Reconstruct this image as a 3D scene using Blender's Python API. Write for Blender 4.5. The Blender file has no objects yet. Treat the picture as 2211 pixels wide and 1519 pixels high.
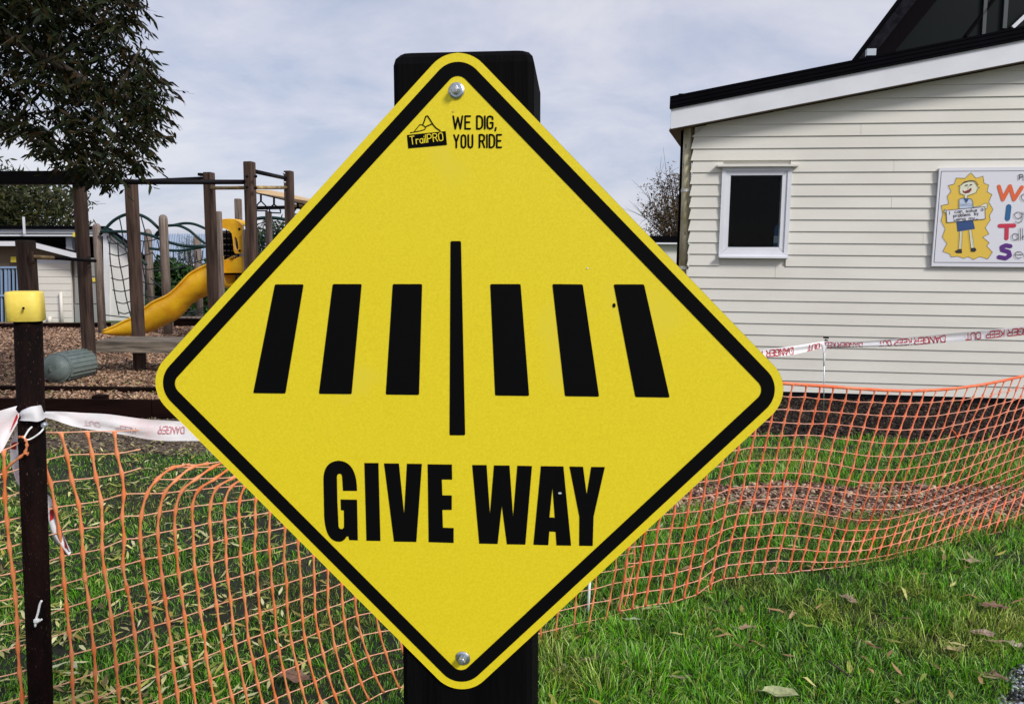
import bpy, math, random
import numpy as np
from mathutils import Vector
from mathutils.geometry import tessellate_polygon

# ------------------------------------------------------------------ camera
FPX, CX, CY = 1650.0, 1105.5, 759.5            # focal length and centre in photograph pixels
PITCH, ROLL = math.radians(6.91), 0.010
FW = np.array([0, math.cos(PITCH), -math.sin(PITCH)])
_r0 = np.array([1.0, 0, 0]); _u0 = np.array([0, math.sin(PITCH), math.cos(PITCH)])
RT = _r0 * math.cos(ROLL) + _u0 * math.sin(ROLL)
UP = _u0 * math.cos(ROLL) - _r0 * math.sin(ROLL)
CAM = np.array([0, 0, 1.6])
sc = bpy.context.scene
C = sc.collection
cd = bpy.data.cameras.new('camera'); cam = bpy.data.objects.new('camera', cd); C.objects.link(cam)
from mathutils import Matrix
cam.matrix_world = Matrix(((RT[0], UP[0], -FW[0], CAM[0]), (RT[1], UP[1], -FW[1], CAM[1]), (RT[2], UP[2], -FW[2], CAM[2]), (0, 0, 0, 1)))
cd.sensor_fit = 'HORIZONTAL'; cd.sensor_width = 36.0; cd.lens = 36.0 * FPX / 2211.0
cd.clip_start = 0.05; cd.clip_end = 2000
sc.camera = cam

# ------------------------------------------------------------------ sky, sun, exposure
SUN_EL, SUN_AZ = math.radians(37), math.radians(134)     # azimuth clockwise from +Y
w = bpy.data.worlds.new('World'); sc.world = w; w.use_nodes = True
nt = w.node_tree; N = nt.nodes; L = nt.links; N.clear()
out = N.new('ShaderNodeOutputWorld'); bg = N.new('ShaderNodeBackground'); bg.inputs['Strength'].default_value = 0.1
sky = N.new('ShaderNodeTexSky'); sky.sky_type = 'NISHITA'; sky.sun_disc = False
sky.sun_elevation = SUN_EL; sky.sun_rotation = SUN_AZ
tc = N.new('ShaderNodeTexCoord'); sp = N.new('ShaderNodeSeparateXYZ')
L.new(tc.outputs['Generated'], sp.inputs[0])
ad = N.new('ShaderNodeMath'); ad.operation = 'ADD'; ad.inputs[1].default_value = 0.34
mx = N.new('ShaderNodeMath'); mx.operation = 'MAXIMUM'; mx.inputs[1].default_value = 0.0
L.new(sp.outputs['Z'], mx.inputs[0]); L.new(mx.outputs[0], ad.inputs[0])
dv = []
for k in ('X', 'Y'):
    d = N.new('ShaderNodeMath'); d.operation = 'DIVIDE'; L.new(sp.outputs[k], d.inputs[0]); L.new(ad.outputs[0], d.inputs[1]); dv.append(d)
cb = N.new('ShaderNodeCombineXYZ'); L.new(dv[0].outputs[0], cb.inputs[0]); L.new(dv[1].outputs[0], cb.inputs[1])
mp = N.new('ShaderNodeMapping'); mp.inputs['Rotation'].default_value = (0, 0, 0.5); mp.inputs['Scale'].default_value = (0.95, 1.15, 1)
L.new(cb.outputs[0], mp.inputs[0])
n1 = N.new('ShaderNodeTexNoise'); n1.inputs['Scale'].default_value = 2.3; n1.inputs['Detail'].default_value = 10; n1.inputs['Roughness'].default_value = 0.58
n1.inputs['Distortion'].default_value = 0.35
L.new(mp.outputs[0], n1.inputs['Vector'])
rp = N.new('ShaderNodeValToRGB')
rp.color_ramp.elements[0].position = 0.38; rp.color_ramp.elements[0].color = (2.20, 2.42, 3.10, 1)
rp.color_ramp.elements[1].position = 0.62; rp.color_ramp.elements[1].color = (3.42, 3.36, 3.66, 1)
e = rp.color_ramp.elements.new(0.5); e.color = (2.85, 2.90, 3.42, 1)
n2 = N.new('ShaderNodeTexNoise'); n2.inputs['Scale'].default_value = 7.0; n2.inputs['Detail'].default_value = 8; n2.inputs['Roughness'].default_value = 0.6
L.new(mp.outputs[0], n2.inputs['Vector'])
nm = N.new('ShaderNodeMix'); nm.data_type = 'FLOAT'; nm.inputs['Factor'].default_value = 0.20
L.new(n1.outputs['Fac'], nm.inputs['A']); L.new(n2.outputs['Fac'], nm.inputs['B']); L.new(nm.outputs['Result'], rp.inputs['Fac'])
mi = N.new('ShaderNodeMix'); mi.data_type = 'RGBA'; mi.inputs['Factor'].default_value = 0.9
L.new(sky.outputs[0], mi.inputs['A']); L.new(rp.outputs[0], mi.inputs['B'])
L.new(mi.outputs['Result'], bg.inputs['Color']); L.new(bg.outputs[0], out.inputs[0])
sl = bpy.data.lights.new('sun', 'SUN'); sl.energy = 1.5; sl.angle = math.radians(14); sl.color = (1.0, 0.96, 0.9)
so = bpy.data.objects.new('sun', sl); C.objects.link(so); so.location = (0, 0, 30)
sd = Vector((math.sin(SUN_AZ) * math.cos(SUN_EL), math.cos(SUN_AZ) * math.cos(SUN_EL), math.sin(SUN_EL)))
so.rotation_euler = sd.to_track_quat('Z', 'Y').to_euler()
sc.view_settings.view_transform = 'Standard'; sc.view_settings.look = 'None'
sc.view_settings.exposure = 1.1; sc.view_settings.gamma = 1.0; sc.view_settings.use_curve_mapping = False

# ------------------------------------------------------------------ helpers
rng = np.random.default_rng(7); R = random.Random(5)
def ray(px, py): return FW + RT * (px - CX) / FPX - UP * (py - CY) / FPX
def PY(px, py, Y):
    d = ray(px, py); return CAM + d * (Y / d[1])
def PG(px, py, z=0.0):
    d = ray(px, py); return CAM + d * ((z - CAM[2]) / d[2])
def PP(px, py, o, n):
    d = ray(px, py); return CAM + d * (np.dot(np.asarray(o) - CAM, n) / np.dot(d, n))
def proj(P):
    d = np.atleast_2d(P) - CAM; z = d @ FW
    return np.stack([CX + FPX * (d @ RT) / z, CY - FPX * (d @ UP) / z], 1)
def A(*a): return np.array(a, float)
def unit(v): v = np.asarray(v, float); return v / np.linalg.norm(v)
ORG = {}
def thing(name, label, cat, loc, group=None):
    o = bpy.data.objects.new(name, None); C.objects.link(o); o.location = tuple(loc); o.empty_display_size = 0.1
    o['label'] = label; o['category'] = cat
    if group: o['group'] = group
    ORG[o.name] = np.array(loc, float); return o
def tag(o, label, cat, group=None):
    o['label'] = label; o['category'] = cat
    if group: o['group'] = group
    return o
def link(me, name, mat, parent=None, org=None):
    o = bpy.data.objects.new(name, me); C.objects.link(o)
    if mat is not None: me.materials.append(mat)
    if parent is not None:
        o.parent = parent; ORG[o.name] = ORG[parent.name]
    else:
        ORG[o.name] = np.zeros(3) if org is None else np.array(org, float)
        o.location = tuple(ORG[o.name])
    return o
class MB:
    def __init__(s): s.v = []; s.f = []
    def add(s, vs, fs):
        b = len(s.v); s.v += [tuple(map(float, p)) for p in vs]; s.f += [tuple(i + b for i in f) for f in fs]; return s
    def box(s, c, hx, hy, hz, ex=(1, 0, 0), ey=(0, 1, 0), ez=(0, 0, 1)):
        c, ex, ey, ez = map(lambda a: np.asarray(a, float), (c, ex, ey, ez))
        vs = [c + ex * hx * i + ey * hy * j + ez * hz * k for k in (-1, 1) for j in (-1, 1) for i in (-1, 1)]
        return s.add(vs, [(0, 2, 3, 1), (4, 5, 7, 6), (0, 1, 5, 4), (2, 6, 7, 3), (0, 4, 6, 2), (1, 3, 7, 5)])
    def beam(s, a, b, wd, ht, up=(0, 0, 1), roll=0.0):
        a = np.asarray(a, float); b = np.asarray(b, float); d = unit(b - a)
        up = np.asarray(up, float)
        if abs(np.dot(d, up)) > .95: up = A(0, 1, 0)
        sx = unit(np.cross(d, up)); uz = np.cross(sx, d)
        if roll: sx, uz = sx * math.cos(roll) + uz * math.sin(roll), uz * math.cos(roll) - sx * math.sin(roll)
        return s.box((a + b) / 2, wd / 2, np.linalg.norm(b - a) / 2, ht / 2, sx, d, uz)
    def prism(s, pts, dvec, holes=()):
        loops = [list(map(lambda p: np.asarray(p, float), pts))] + [list(map(lambda p: np.asarray(p, float), h)) for h in holes]
        dvec = np.asarray(dvec, float); allp = [p for l in loops for p in l]; n = len(allp)
        tr = tessellate_polygon([[Vector(p) for p in l] for l in loops])
        fs = [tuple(t) for t in tr] + [tuple(i + n for i in reversed(t)) for t in tr]; b = 0
        for l in loops:
            m = len(l); fs += [(b + i, b + (i + 1) % m, b + (i + 1) % m + n, b + i + n) for i in range(m)]; b += m
        return s.add(allp + [p + dvec for p in allp], fs)
    def flat(s, pts, holes=()):
        loops = [list(map(lambda p: np.asarray(p, float), pts))] + [list(map(lambda p: np.asarray(p, float), h)) for h in holes]
        tr = tessellate_polygon([[Vector(p) for p in l] for l in loops])
        return s.add([p for l in loops for p in l], [tuple(t) for t in tr])
    def tube(s, pts, r, n=8, caps=True, squash=None):
        pts = [np.asarray(p, float) for p in pts]; m = len(pts)
        rs = [r] * m if np.isscalar(r) else list(r)
        t0 = unit(pts[1] - pts[0]); ref = A(0, 0, 1) if abs(t0[2]) < .9 else A(0, 1, 0)
        u = unit(np.cross(t0, ref)); vs = []
        for i, p in enumerate(pts):
            t = unit(pts[min(i + 1, m - 1)] - pts[max(i - 1, 0)])
            u = unit(u - t * np.dot(u, t)); q = np.cross(t, u)
            for k in range(n):
                a = 2 * math.pi * k / n; vs.append(p + (u * math.cos(a) + q * math.sin(a)) * rs[i])
        fs = [(i * n + k, i * n + (k + 1) % n, (i + 1) * n + (k + 1) % n, (i + 1) * n + k) for i in range(m - 1) for k in range(n)]
        if caps: fs += [tuple(range(n - 1, -1, -1)), tuple((m - 1) * n + k for k in range(n))]
        return s.add(vs, fs)
    def strip(s, a, b):
        n = len(a); return s.add(list(a) + list(b), [(i, i + 1, n + i + 1, n + i) for i in range(n - 1)])
    def build(s, name, mat, parent=None, smooth=False, bevel=0, solid=0, label=None, org=None, kind=None, seg=2):
        me = bpy.data.meshes.new(name)
        o_ = ORG[parent.name] if parent is not None else (np.zeros(3) if org is None else np.array(org, float))
        v = np.array(s.v) - o_
        me.from_pydata([tuple(p) for p in v], [], s.f); me.update()
        if smooth:
            for p in me.polygons: p.use_smooth = len(p.vertices) <= 4
        o = link(me, name, mat, parent, org)
        if solid:
            md = o.modifiers.new('solid', 'SOLIDIFY'); md.thickness = solid; md.offset = 0
        if bevel:
            md = o.modifiers.new('bevel', 'BEVEL'); md.width = bevel; md.segments = seg; md.limit_method = 'ANGLE'; md.angle_limit = math.radians(40)
        if label: o['label'] = label
        if kind: o['kind'] = kind
        return o
def npmesh(name, verts, tris, mat, cols=None, parent=None, kind='stuff', smooth=False):
    me = bpy.data.meshes.new(name); verts = np.ascontiguousarray(verts, dtype=np.float32)
    if parent is not None: verts = verts - ORG[parent.name].astype(np.float32)
    tris = np.ascontiguousarray(tris, dtype=np.int32)
    me.vertices.add(len(verts)); me.vertices.foreach_set('co', verts.ravel())
    me.loops.add(tris.size); me.loops.foreach_set('vertex_index', tris.ravel())
    me.polygons.add(len(tris)); me.polygons.foreach_set('loop_start', np.arange(0, tris.size, 3, dtype=np.int32))
    me.update(calc_edges=True)
    if smooth: me.polygons.foreach_set('use_smooth', np.ones(len(tris), dtype=bool))
    if cols is not None:
        at = me.color_attributes.new('tint', 'FLOAT_COLOR', 'POINT')
        c4 = np.ones((len(verts), 4), np.float32); c4[:, :3] = cols; at.data.foreach_set('color', c4.ravel())
    o = link(me, name, mat, parent)
    if kind: o['kind'] = kind
    return o
def rounded(c, r, seg=6):
    """px list with corners -> same list with arcs; c list of (x,y), r radius"""
    outp = []; n = len(c)
    for i in range(n):
        p0, p, p1 = map(lambda q: np.array(q, float), (c[i - 1], c[i], c[(i + 1) % n]))
        a = unit(p0 - p); b = unit(p1 - p)
        for k in range(seg + 1):
            t = k / seg; q = (p + a * r) * (1 - t) ** 2 + p * 2 * t * (1 - t) + (p + b * r) * t ** 2; outp.append(q)
    return outp
def cr(P, m=6):
    """Catmull-Rom through points"""
    P = [np.asarray(p, float) for p in P]; Q = [2 * P[0] - P[1]] + P + [2 * P[-1] - P[-2]]; o = []
    for i in range(1, len(Q) - 2):
        for k in range(m):
            t = k / m
            o.append(.5 * ((2 * Q[i]) + (-Q[i - 1] + Q[i + 1]) * t + (2 * Q[i - 1] - 5 * Q[i] + 4 * Q[i + 1] - Q[i + 2]) * t * t + (-Q[i - 1] + 3 * Q[i] - 3 * Q[i + 1] + Q[i + 2]) * t ** 3))
    return o + [P[-1]]

# ------------------------------------------------------------------ materials
def mat(name, c, rough=.7, c2=None, scale=5., stretch=(1, 1, 1), bump=0., bscale=40., metal=0., spec=.5, lo=.35, hi=.65, attr=False, detail=6, spots=None, trans=0.):
    m = bpy.data.materials.new(name); m.use_nodes = True; t = m.node_tree; b = t.nodes['Principled BSDF']
    b.inputs['Roughness'].default_value = rough; b.inputs['Metallic'].default_value = metal; b.inputs['Specular IOR Level'].default_value = spec
    b.inputs['Base Color'].default_value = (*c, 1); col = None
    tcn = t.nodes.new('ShaderNodeTexCoord'); mpn = t.nodes.new('ShaderNodeMapping'); mpn.inputs['Scale'].default_value = stretch
    t.links.new(tcn.outputs['Object'], mpn.inputs[0])
    if c2 is not None:
        nz = t.nodes.new('ShaderNodeTexNoise'); nz.inputs['Scale'].default_value = scale; nz.inputs['Detail'].default_value = detail; nz.inputs['Roughness'].default_value = .6
        t.links.new(mpn.outputs[0], nz.inputs['Vector'])
        r = t.nodes.new('ShaderNodeValToRGB'); r.color_ramp.elements[0].position = lo; r.color_ramp.elements[1].position = hi
        r.color_ramp.elements[0].color = (*c, 1); r.color_ramp.elements[1].color = (*c2, 1)
        t.links.new(nz.outputs['Fac'], r.inputs['Fac']); col = r.outputs['Color']
    if spots is not None:     # (colour, scale, threshold)
        nz = t.nodes.new('ShaderNodeTexNoise'); nz.inputs['Scale'].default_value = spots[1]; nz.inputs['Detail'].default_value = 4
        t.links.new(mpn.outputs[0], nz.inputs['Vector'])
        r = t.nodes.new('ShaderNodeValToRGB'); r.color_ramp.elements[0].position = spots[2]; r.color_ramp.elements[1].position = spots[2] + .06
        r.color_ramp.elements[0].color = (0, 0, 0, 1); r.color_ramp.elements[1].color = (1, 1, 1, 1)
        t.links.new(nz.outputs['Fac'], r.inputs['Fac'])
        x = t.nodes.new('ShaderNodeMix'); x.data_type = 'RGBA'; t.links.new(r.outputs['Color'], x.inputs['Factor'])
        if col is not None: t.links.new(col, x.inputs['A'])
        else: x.inputs['A'].default_value = (*c, 1)
        x.inputs['B'].default_value = (*spots[0], 1); col = x.outputs['Result']
    if attr:
        an = t.nodes.new('ShaderNodeAttribute'); an.attribute_name = 'tint'; col = an.outputs['Color']
    if col is not None: t.links.new(col, b.inputs['Base Color'])
    if bump:
        nb = t.nodes.new('ShaderNodeTexNoise'); nb.inputs['Scale'].default_value = bscale; nb.inputs['Detail'].default_value = 5
        t.links.new(mpn.outputs[0], nb.inputs['Vector'])
        bp = t.nodes.new('ShaderNodeBump'); bp.inputs['Strength'].default_value = bump; bp.inputs['Distance'].default_value = .01
        t.links.new(nb.outputs['Fac'], bp.inputs['Height']); t.links.new(bp.outputs[0], b.inputs['Normal'])
    if trans:
        tr = t.nodes.new('ShaderNodeBsdfTranslucent'); ms = t.nodes.new('ShaderNodeMixShader'); ms.inputs[0].default_value = trans
        if col is not None: t.links.new(col, tr.inputs['Color'])
        else: tr.inputs['Color'].default_value = (*c, 1)
        t.links.new(b.outputs[0], ms.inputs[1]); t.links.new(tr.outputs[0], ms.inputs[2]); t.links.new(ms.outputs[0], t.nodes['Material Output'].inputs[0])
    return m
M = {}
M['black'] = mat('black print', (.0025, .0025, .003), .7, spec=.06)
M['yellow'] = mat('sign yellow', (.86, .69, .02), .48, c2=(.76, .60, .010), scale=420, detail=3, lo=.3, hi=.7, spec=.4, spots=((.80, .64, .03), 6, .60))
M['alu'] = mat('aluminium back', (.5, .5, .5), .45, metal=.8)
M['postblack'] = mat('black stained post', (.0015, .0015, .002), .8, c2=(.004, .0035, .004), scale=30, stretch=(1, 1, .1), bump=.25, bscale=150, spec=.05)
M['zinc'] = mat('galvanised steel', (.42, .46, .52), .35, c2=(.6, .64, .7), scale=300, metal=.9)
M['orange'] = mat('faded orange plastic', (.80, .20, .05), .55, c2=(.82, .34, .15), scale=18, trans=.15, spots=((.45, .16, .06), 60, .66))
M['orangepale'] = mat('pale faded orange plastic', (.82, .36, .20), .5, c2=(.82, .48, .32), scale=14, trans=.15)
M['orange2pale'] = mat('pinkish orange plastic', (.86, .32, .19), .5, c2=(.86, .48, .36), scale=8, trans=.15)
M['orange2'] = mat('bright orange plastic', (.86, .14, .035), .55, c2=(.86, .28, .14), scale=9, trans=.15, spots=((.50, .12, .05), 60, .68))
M['tape'] = mat('barrier tape white', (.88, .87, .90), .4, c2=(.88, .70, .73), scale=9, lo=.45, hi=.75, bump=.3, bscale=18, trans=.12)
M['tape2'] = mat('barrier tape plain white', (.88, .87, .90), .4, bump=.2, bscale=14, trans=.12)
M['tapered'] = mat('barrier tape red', (.55, .02, .03), .4, c2=(.4, .02, .03), scale=20)
M['ziptie'] = mat('white nylon', (.8, .82, .82), .4)
M['rust'] = mat('brown weathered post', (.0035, .0018, .0018), .85, c2=(.012, .0045, .004), scale=26, stretch=(1, 1, .25), bump=.5, bscale=120, spec=.08, spots=((.10, .055, .04), 420, .66))
M['capyellow'] = mat('yellow plastic cap', (.85, .68, .13), .5, c2=(.80, .60, .08), scale=25, bump=.1, bscale=90)
M['timber'] = mat('weathered timber', (.022, .010, .007), .85, c2=(.10, .058, .04), scale=22, stretch=(1, 1, .08), bump=.5, bscale=60)
M['timbergrey'] = mat('grey weathered timber', (.10, .07, .055), .85, c2=(.27, .22, .19), scale=22, stretch=(1, 1, .08), bump=.5, bscale=60)
M['timberdark'] = mat('dark brown timber', (.003, .0015, .0012), .9, c2=(.013, .005, .004), scale=9, stretch=(.15, 1, 1), bump=.5, bscale=50, spec=.06)
M['bench'] = mat('bench timber', (.06, .05, .04), .85, c2=(.27, .22, .17), scale=22, stretch=(.1, 1, 1), bump=.5, bscale=50)
M['blacksteel'] = mat('black painted steel', (.006, .005, .007), .6, spec=.12)
M['greensteel'] = mat('dark green steel', (.006, .028, .026), .5, spec=.25)
M['rope'] = mat('dark rope', (.02, .025, .03), .8)
M['railyellow'] = mat('worn yellow rail', (.50, .36, .14), .5, c2=(.22, .14, .06), scale=10)
M['slide'] = mat('yellow slide plastic', (.84, .50, .015), .34, c2=(.68, .32, .01), scale=4, spec=.5, spots=((.50, .26, .03), 22, .68))
M['barrel'] = mat('grey green plastic', (.15, .195, .185), .5, c2=(.21, .26, .245), scale=14)
M['white'] = mat('white paint', (.72, .73, .78), .5, c2=(.66, .67, .71), scale=3)
M['cream'] = mat('cream weatherboard paint', (.64, .62, .56), .55, c2=(.70, .68, .62), scale=3.0, stretch=(.3, 1, 1), bump=.06, bscale=30, spots=((.45, .42, .35), 55, .74))
M['whitewall'] = mat('white wall', (.74, .74, .72), .7, c2=(.68, .68, .66), scale=2)
M['creamdoor'] = mat('cream roller door', (.70, .68, .62), .6)
M['greywall'] = mat('grey panel wall', (.27, .28, .27), .7)
M['darkroof'] = mat('dark roof steel', (.0018, .0018, .003), .8, spec=.04, c2=(.003, .003, .005), scale=4)
M['soffitbrown'] = mat('brown soffit', (.17, .12, .08), .8)
M['darkwood'] = mat('dark stained wood', (.005, .004, .005), .9, spec=.05)
M['shingle'] = mat('dark roof shingles', (.004, .004, .006), .9, c2=(.014, .014, .02), scale=12, bump=.4, spec=.1)
M['glass'] = bpy.data.materials.new('window glass'); M['glass'].use_nodes = True
_t = M['glass'].node_tree; _t.nodes.clear(); _o = _t.nodes.new('ShaderNodeOutputMaterial'); _g = _t.nodes.new('ShaderNodeBsdfGlossy'); _g.inputs['Roughness'].default_value = .02
_x = _t.nodes.new('ShaderNodeBsdfTransparent'); _x.inputs[0].default_value = (.75, .8, .8, 1); _m = _t.nodes.new('ShaderNodeMixShader'); _m.inputs[0].default_value = .007
_t.links.new(_x.outputs[0], _m.inputs[1]); _t.links.new(_g.outputs[0], _m.inputs[2]); _t.links.new(_m.outputs[0], _o.inputs[0])
M['glass2'] = mat('dark gable glazing', (.003, .006, .006), .4, spec=.12)
M['mullion'] = mat('grey mullion', (.05, .06, .065), .6)
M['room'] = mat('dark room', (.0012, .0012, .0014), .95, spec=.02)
M['roofblue'] = mat('blue grey corrugated roof', (.30, .37, .48), .5)
M['pipe'] = mat('mossy downpipe', (.66, .61, .44), .7, c2=(.34, .29, .13), scale=9, stretch=(1, 1, .25), lo=.45, hi=.66, spots=((.05, .035, .015), 22, .62))
M['bluesteel'] = mat('blue grey steel gate', (.22, .32, .48), .5)
M['voidshade'] = mat('painted recess shade', (.02, .025, .03), .9)  # near-black colour painting in shade under eaves, in gaps and inside hedges
M['signyellow'] = mat('small yellow sign', (.75, .60, .05), .6)
M['ground'] = mat('grass ground', (.035, .075, .012), .95, c2=(.06, .085, .02), scale=3.5, bump=.6, bscale=25)
M['shadesoil'] = mat('lawn soil with gap shade', (.008, .012, .004), .95, c2=(.022, .020, .010), scale=3.5, bump=.6, bscale=25)  # soil darkened so that the gaps between blades look shaded
M['bark'] = mat('bark mulch', (.13, .075, .05), .95, c2=(.26, .165, .11), scale=30, bump=.8, bscale=35)
M['soil'] = mat('dark soil', (.010, .006, .005), .95, c2=(.03, .019, .015), scale=24, bump=.8, bscale=40)
M['pathbark'] = mat('bark path', (.09, .045, .032), .95, c2=(.22, .125, .09), scale=30, bump=.8, bscale=40)
M['dirt'] = mat('bare earth', (.06, .043, .032), .95, c2=(.13, .10, .075), scale=14, bump=.7, bscale=40)
M['gravel'] = mat('gravel', (.03, .03, .035), .9, c2=(.09, .09, .10), scale=60, bump=.8, bscale=60)
M['tint'] = mat('tinted leaf', (.1, .2, .05), .55, attr=True, trans=.2, spec=.3)
M['crownleaf'] = mat('dark narrow leaf', (.03, .04, .01), .6, attr=True, trans=.12, spec=.12)
M['grass'] = mat('grass blades', (.1, .2, .05), .45, attr=True, trans=.16, spec=.28)
M['chip'] = mat('bark chips', (.1, .1, .05), .85, attr=True, spec=.2)
M['treebark'] = mat('tree bark', (.05, .035, .025), .9, c2=(.09, .07, .05), scale=12, bump=.5, bscale=30)
M['board'] = mat('poster white', (.70, .70, .76), .55)
def flatc(n, c): M[n] = mat(n, c, .6)
flatc('posterblue', (.015, .06, .20)); flatc('posterpale', (.48, .56, .72)); flatc('posterskin', (.72, .72, .55)); flatc('postergold', (.74, .50, .06))
flatc('posterred', (.55, .02, .06)); flatc('posterorange', (.72, .12, .03)); flatc('posterteal', (.01, .11, .28)); flatc('posterpurple', (.09, .01, .20)); flatc('posterink', (.012, .01, .02))
flatc('postermaroon', (.22, .02, .03)); flatc('bluecan', (.03, .10, .22)); flatc('smallpale', (.5, .55, .6))

# ------------------------------------------------------------------ stroke lettering
def arc(cx, cy, rx, ry, a0, a1, n=10):
    return [(cx + rx * math.cos(math.radians(a0 + (a1 - a0) * i / n)), cy + ry * math.sin(math.radians(a0 + (a1 - a0) * i / n))) for i in range(n + 1)]
G_ = {
 'W': (.9, [[(0, 1), (.2, 0), (.45, .9), (.7, 0), (.9, 1)]]), 'E': (.5, [[(.5, 1), (0, 1), (0, 0), (.5, 0)], [(0, .52), (.42, .52)]]),
 'D': (.55, [[(0, 0), (0, 1), (.3, 1), (.5, .88), (.55, .7), (.55, .3), (.5, .12), (.3, 0), (0, 0)]]), 'I': (.0, [[(0, 0), (0, 1)]]),
 'G': (.55, [[(.55, .75), (.5, .93), (.28, 1), (.06, .93), (0, .75), (0, .25), (.06, .07), (.28, 0), (.5, .07), (.55, .25), (.55, .48), (.3, .48)]]),
 ',': (.05, [[(.06, .08), (.0, -.15)]]), 'Y': (.6, [[(0, 1), (.3, .45), (.6, 1)], [(.3, .45), (.3, 0)]]),
 'O': (.55, [[(.28, 1), (.06, .93), (0, .75), (0, .25), (.06, .07), (.28, 0), (.5, .07), (.55, .25), (.55, .75), (.5, .93), (.28, 1)]]),
 'U': (.55, [[(0, 1), (0, .25), (.06, .07), (.28, 0), (.5, .07), (.55, .25), (.55, 1)]]),
 'R': (.55, [[(0, 0), (0, 1), (.32, 1), (.5, .92), (.55, .76), (.5, .58), (.32, .5), (0, .5)], [(.3, .5), (.55, 0)]]),
 'A': (.6, [[(0, 0), (.3, 1), (.6, 0)], [(.12, .33), (.48, .33)]]), 'N': (.55, [[(0, 0), (0, 1), (.55, 0), (.55, 1)]]),
 'K': (.55, [[(0, 0), (0, 1)], [(.52, 1), (0, .42)], [(.15, .58), (.55, 0)]]), 'P': (.55, [[(0, 0), (0, 1), (.32, 1), (.5, .92), (.55, .74), (.5, .55), (.32, .46), (0, .46)]]),
 'T': (.6, [[(0, 1), (.6, 1)], [(.3, 1), (.3, 0)]]), 'S': (.55, [arc(.28, .74, .27, .26, 20, 270, 12) + arc(.28, .25, .28, .25, 90, -160, 12)]),
 'a': (.42, [arc(.21, .28, .21, .28, 0, 360, 14), [(.42, .56), (.42, 0)]]), 'b': (.42, [[(0, 1), (0, 0)], arc(.21, .28, .21, .28, 0, 360, 14)]),
 'c': (.38, [arc(.22, .28, .22, .28, 50, 310, 12)]), 'e': (.42, [[(0, .3), (.42, .3)] + arc(.21, .28, .21, .28, 5, 310, 14)]),
 'g': (.42, [arc(.21, .28, .21, .28, 0, 360, 14), [(.42, .56), (.42, -.15)] + arc(.21, -.15, .21, .2, 0, -150, 8)]),
 'i': (.0, [[(0, .56), (0, 0)], [(0, .78), (0, .82)]]), 'k': (.4, [[(0, 1), (0, 0)], [(.36, .56), (0, .22)], [(.1, .32), (.4, 0)]]), 'l': (.0, [[(0, 1), (0, 0)]]),
 'm': (.66, [[(0, .56), (0, 0)], arc(.165, .36, .165, .2, 180, 0, 8) + [(.33, 0)], arc(.495, .36, .165, .2, 180, 0, 8) + [(.66, 0)]]),
 'n': (.38, [[(0, .56), (0, 0)], arc(.19, .36, .19, .2, 180, 0, 8) + [(.38, 0)]]), 'o': (.42, [arc(.21, .28, .21, .28, 0, 360, 14)]),
 'p': (.42, [[(0, .56), (0, -.35)], arc(.21, .28, .21, .28, 0, 360, 14)]), 'r': (.28, [[(0, .56), (0, 0)], arc(.19, .36, .19, .2, 180, 50, 6)]),
 's': (.34, [arc(.17, .42, .16, .14, 30, 270, 8) + arc(.17, .14, .17, .14, 90, -150, 8)]), 'u': (.38, [[(0, .56)] + arc(.19, .2, .19, .2, 180, 360, 8) + [(.38, .56), (.38, 0)]]),
 'v': (.4, [[(0, .56), (.2, 0), (.4, .56)]]), 'y': (.4, [[(0, .56), (.2, 0)], [(.4, .56), (.12, -.3)]]), '_': (.5, [[(0, 0), (.5, 0)]]), ' ': (.35, []),
}
def stroke_poly(mb, pts, hw, f):
    """pts in 2D, f maps 2D -> 3D; one quad per segment plus small octagons at joints"""
    for (x0, y0), (x1, y1) in zip(pts, pts[1:]):
        d = math.hypot(x1 - x0, y1 - y0)
        if d < 1e-9: continue
        nx, ny = -(y1 - y0) / d * hw, (x1 - x0) / d * hw
        mb.add([f(x0 + nx, y0 + ny), f(x1 + nx, y1 + ny), f(x1 - nx, y1 - ny), f(x0 - nx, y0 - ny)], [(0, 1, 2, 3)])
    for k, (x, y) in enumerate(pts):
        mb.add([f(x + hw * math.cos(i * math.pi / 4), y + hw * math.sin(i * math.pi / 4)) for i in range(8)], [tuple(range(8))])
def lettering(mb, text, f, h, hw, wx=1.0, gap=.2):
    """f: (x along, y up) -> 3D, h cap height, hw half stroke, wx width factor"""
    x = 0.
    for ch in text:
        wd, st = G_[ch]
        for s_ in st: stroke_poly(mb, [(x + px_ * h * wx, py_ * h) for px_, py_ in s_], hw, f)
        x += (wd * wx + gap) * h
    return x
def stagger(mb, n, eps):
    """lift each printed stroke by a hair so that crossing strokes never share a plane"""
    for i, fc in enumerate(mb.f):
        for j in fc: mb.v[j] = tuple(np.array(mb.v[j]) + np.asarray(n) * eps * (i % 60))
    return mb
def text_width(text, h, wx, gap): return sum((G_[c][0] * wx + gap) * h for c in text) - gap * h
def lettering_px(mb, text, p0, p1, h, hw, plane, gapf=.2, yup=None):
    """letters between pixel p0 (baseline start) and p1 (baseline end) with cap height h px, on plane function plane(px,py)->3D"""
    p0 = np.array(p0, float); p1 = np.array(p1, float); Ld = np.linalg.norm(p1 - p0); ux = (p1 - p0) / Ld
    uy = np.array([ux[1], -ux[0]]) if yup is None else np.array(yup, float)
    nat = sum(G_[c][0] for c in text); n = len(text) - 1
    g = gapf; wx = (Ld / h - g * n) / max(nat, 1e-6)
    f = lambda a, b: plane(*(p0 + ux * a + uy * b))
    lettering(mb, text, f, h, hw, wx, g)
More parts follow.
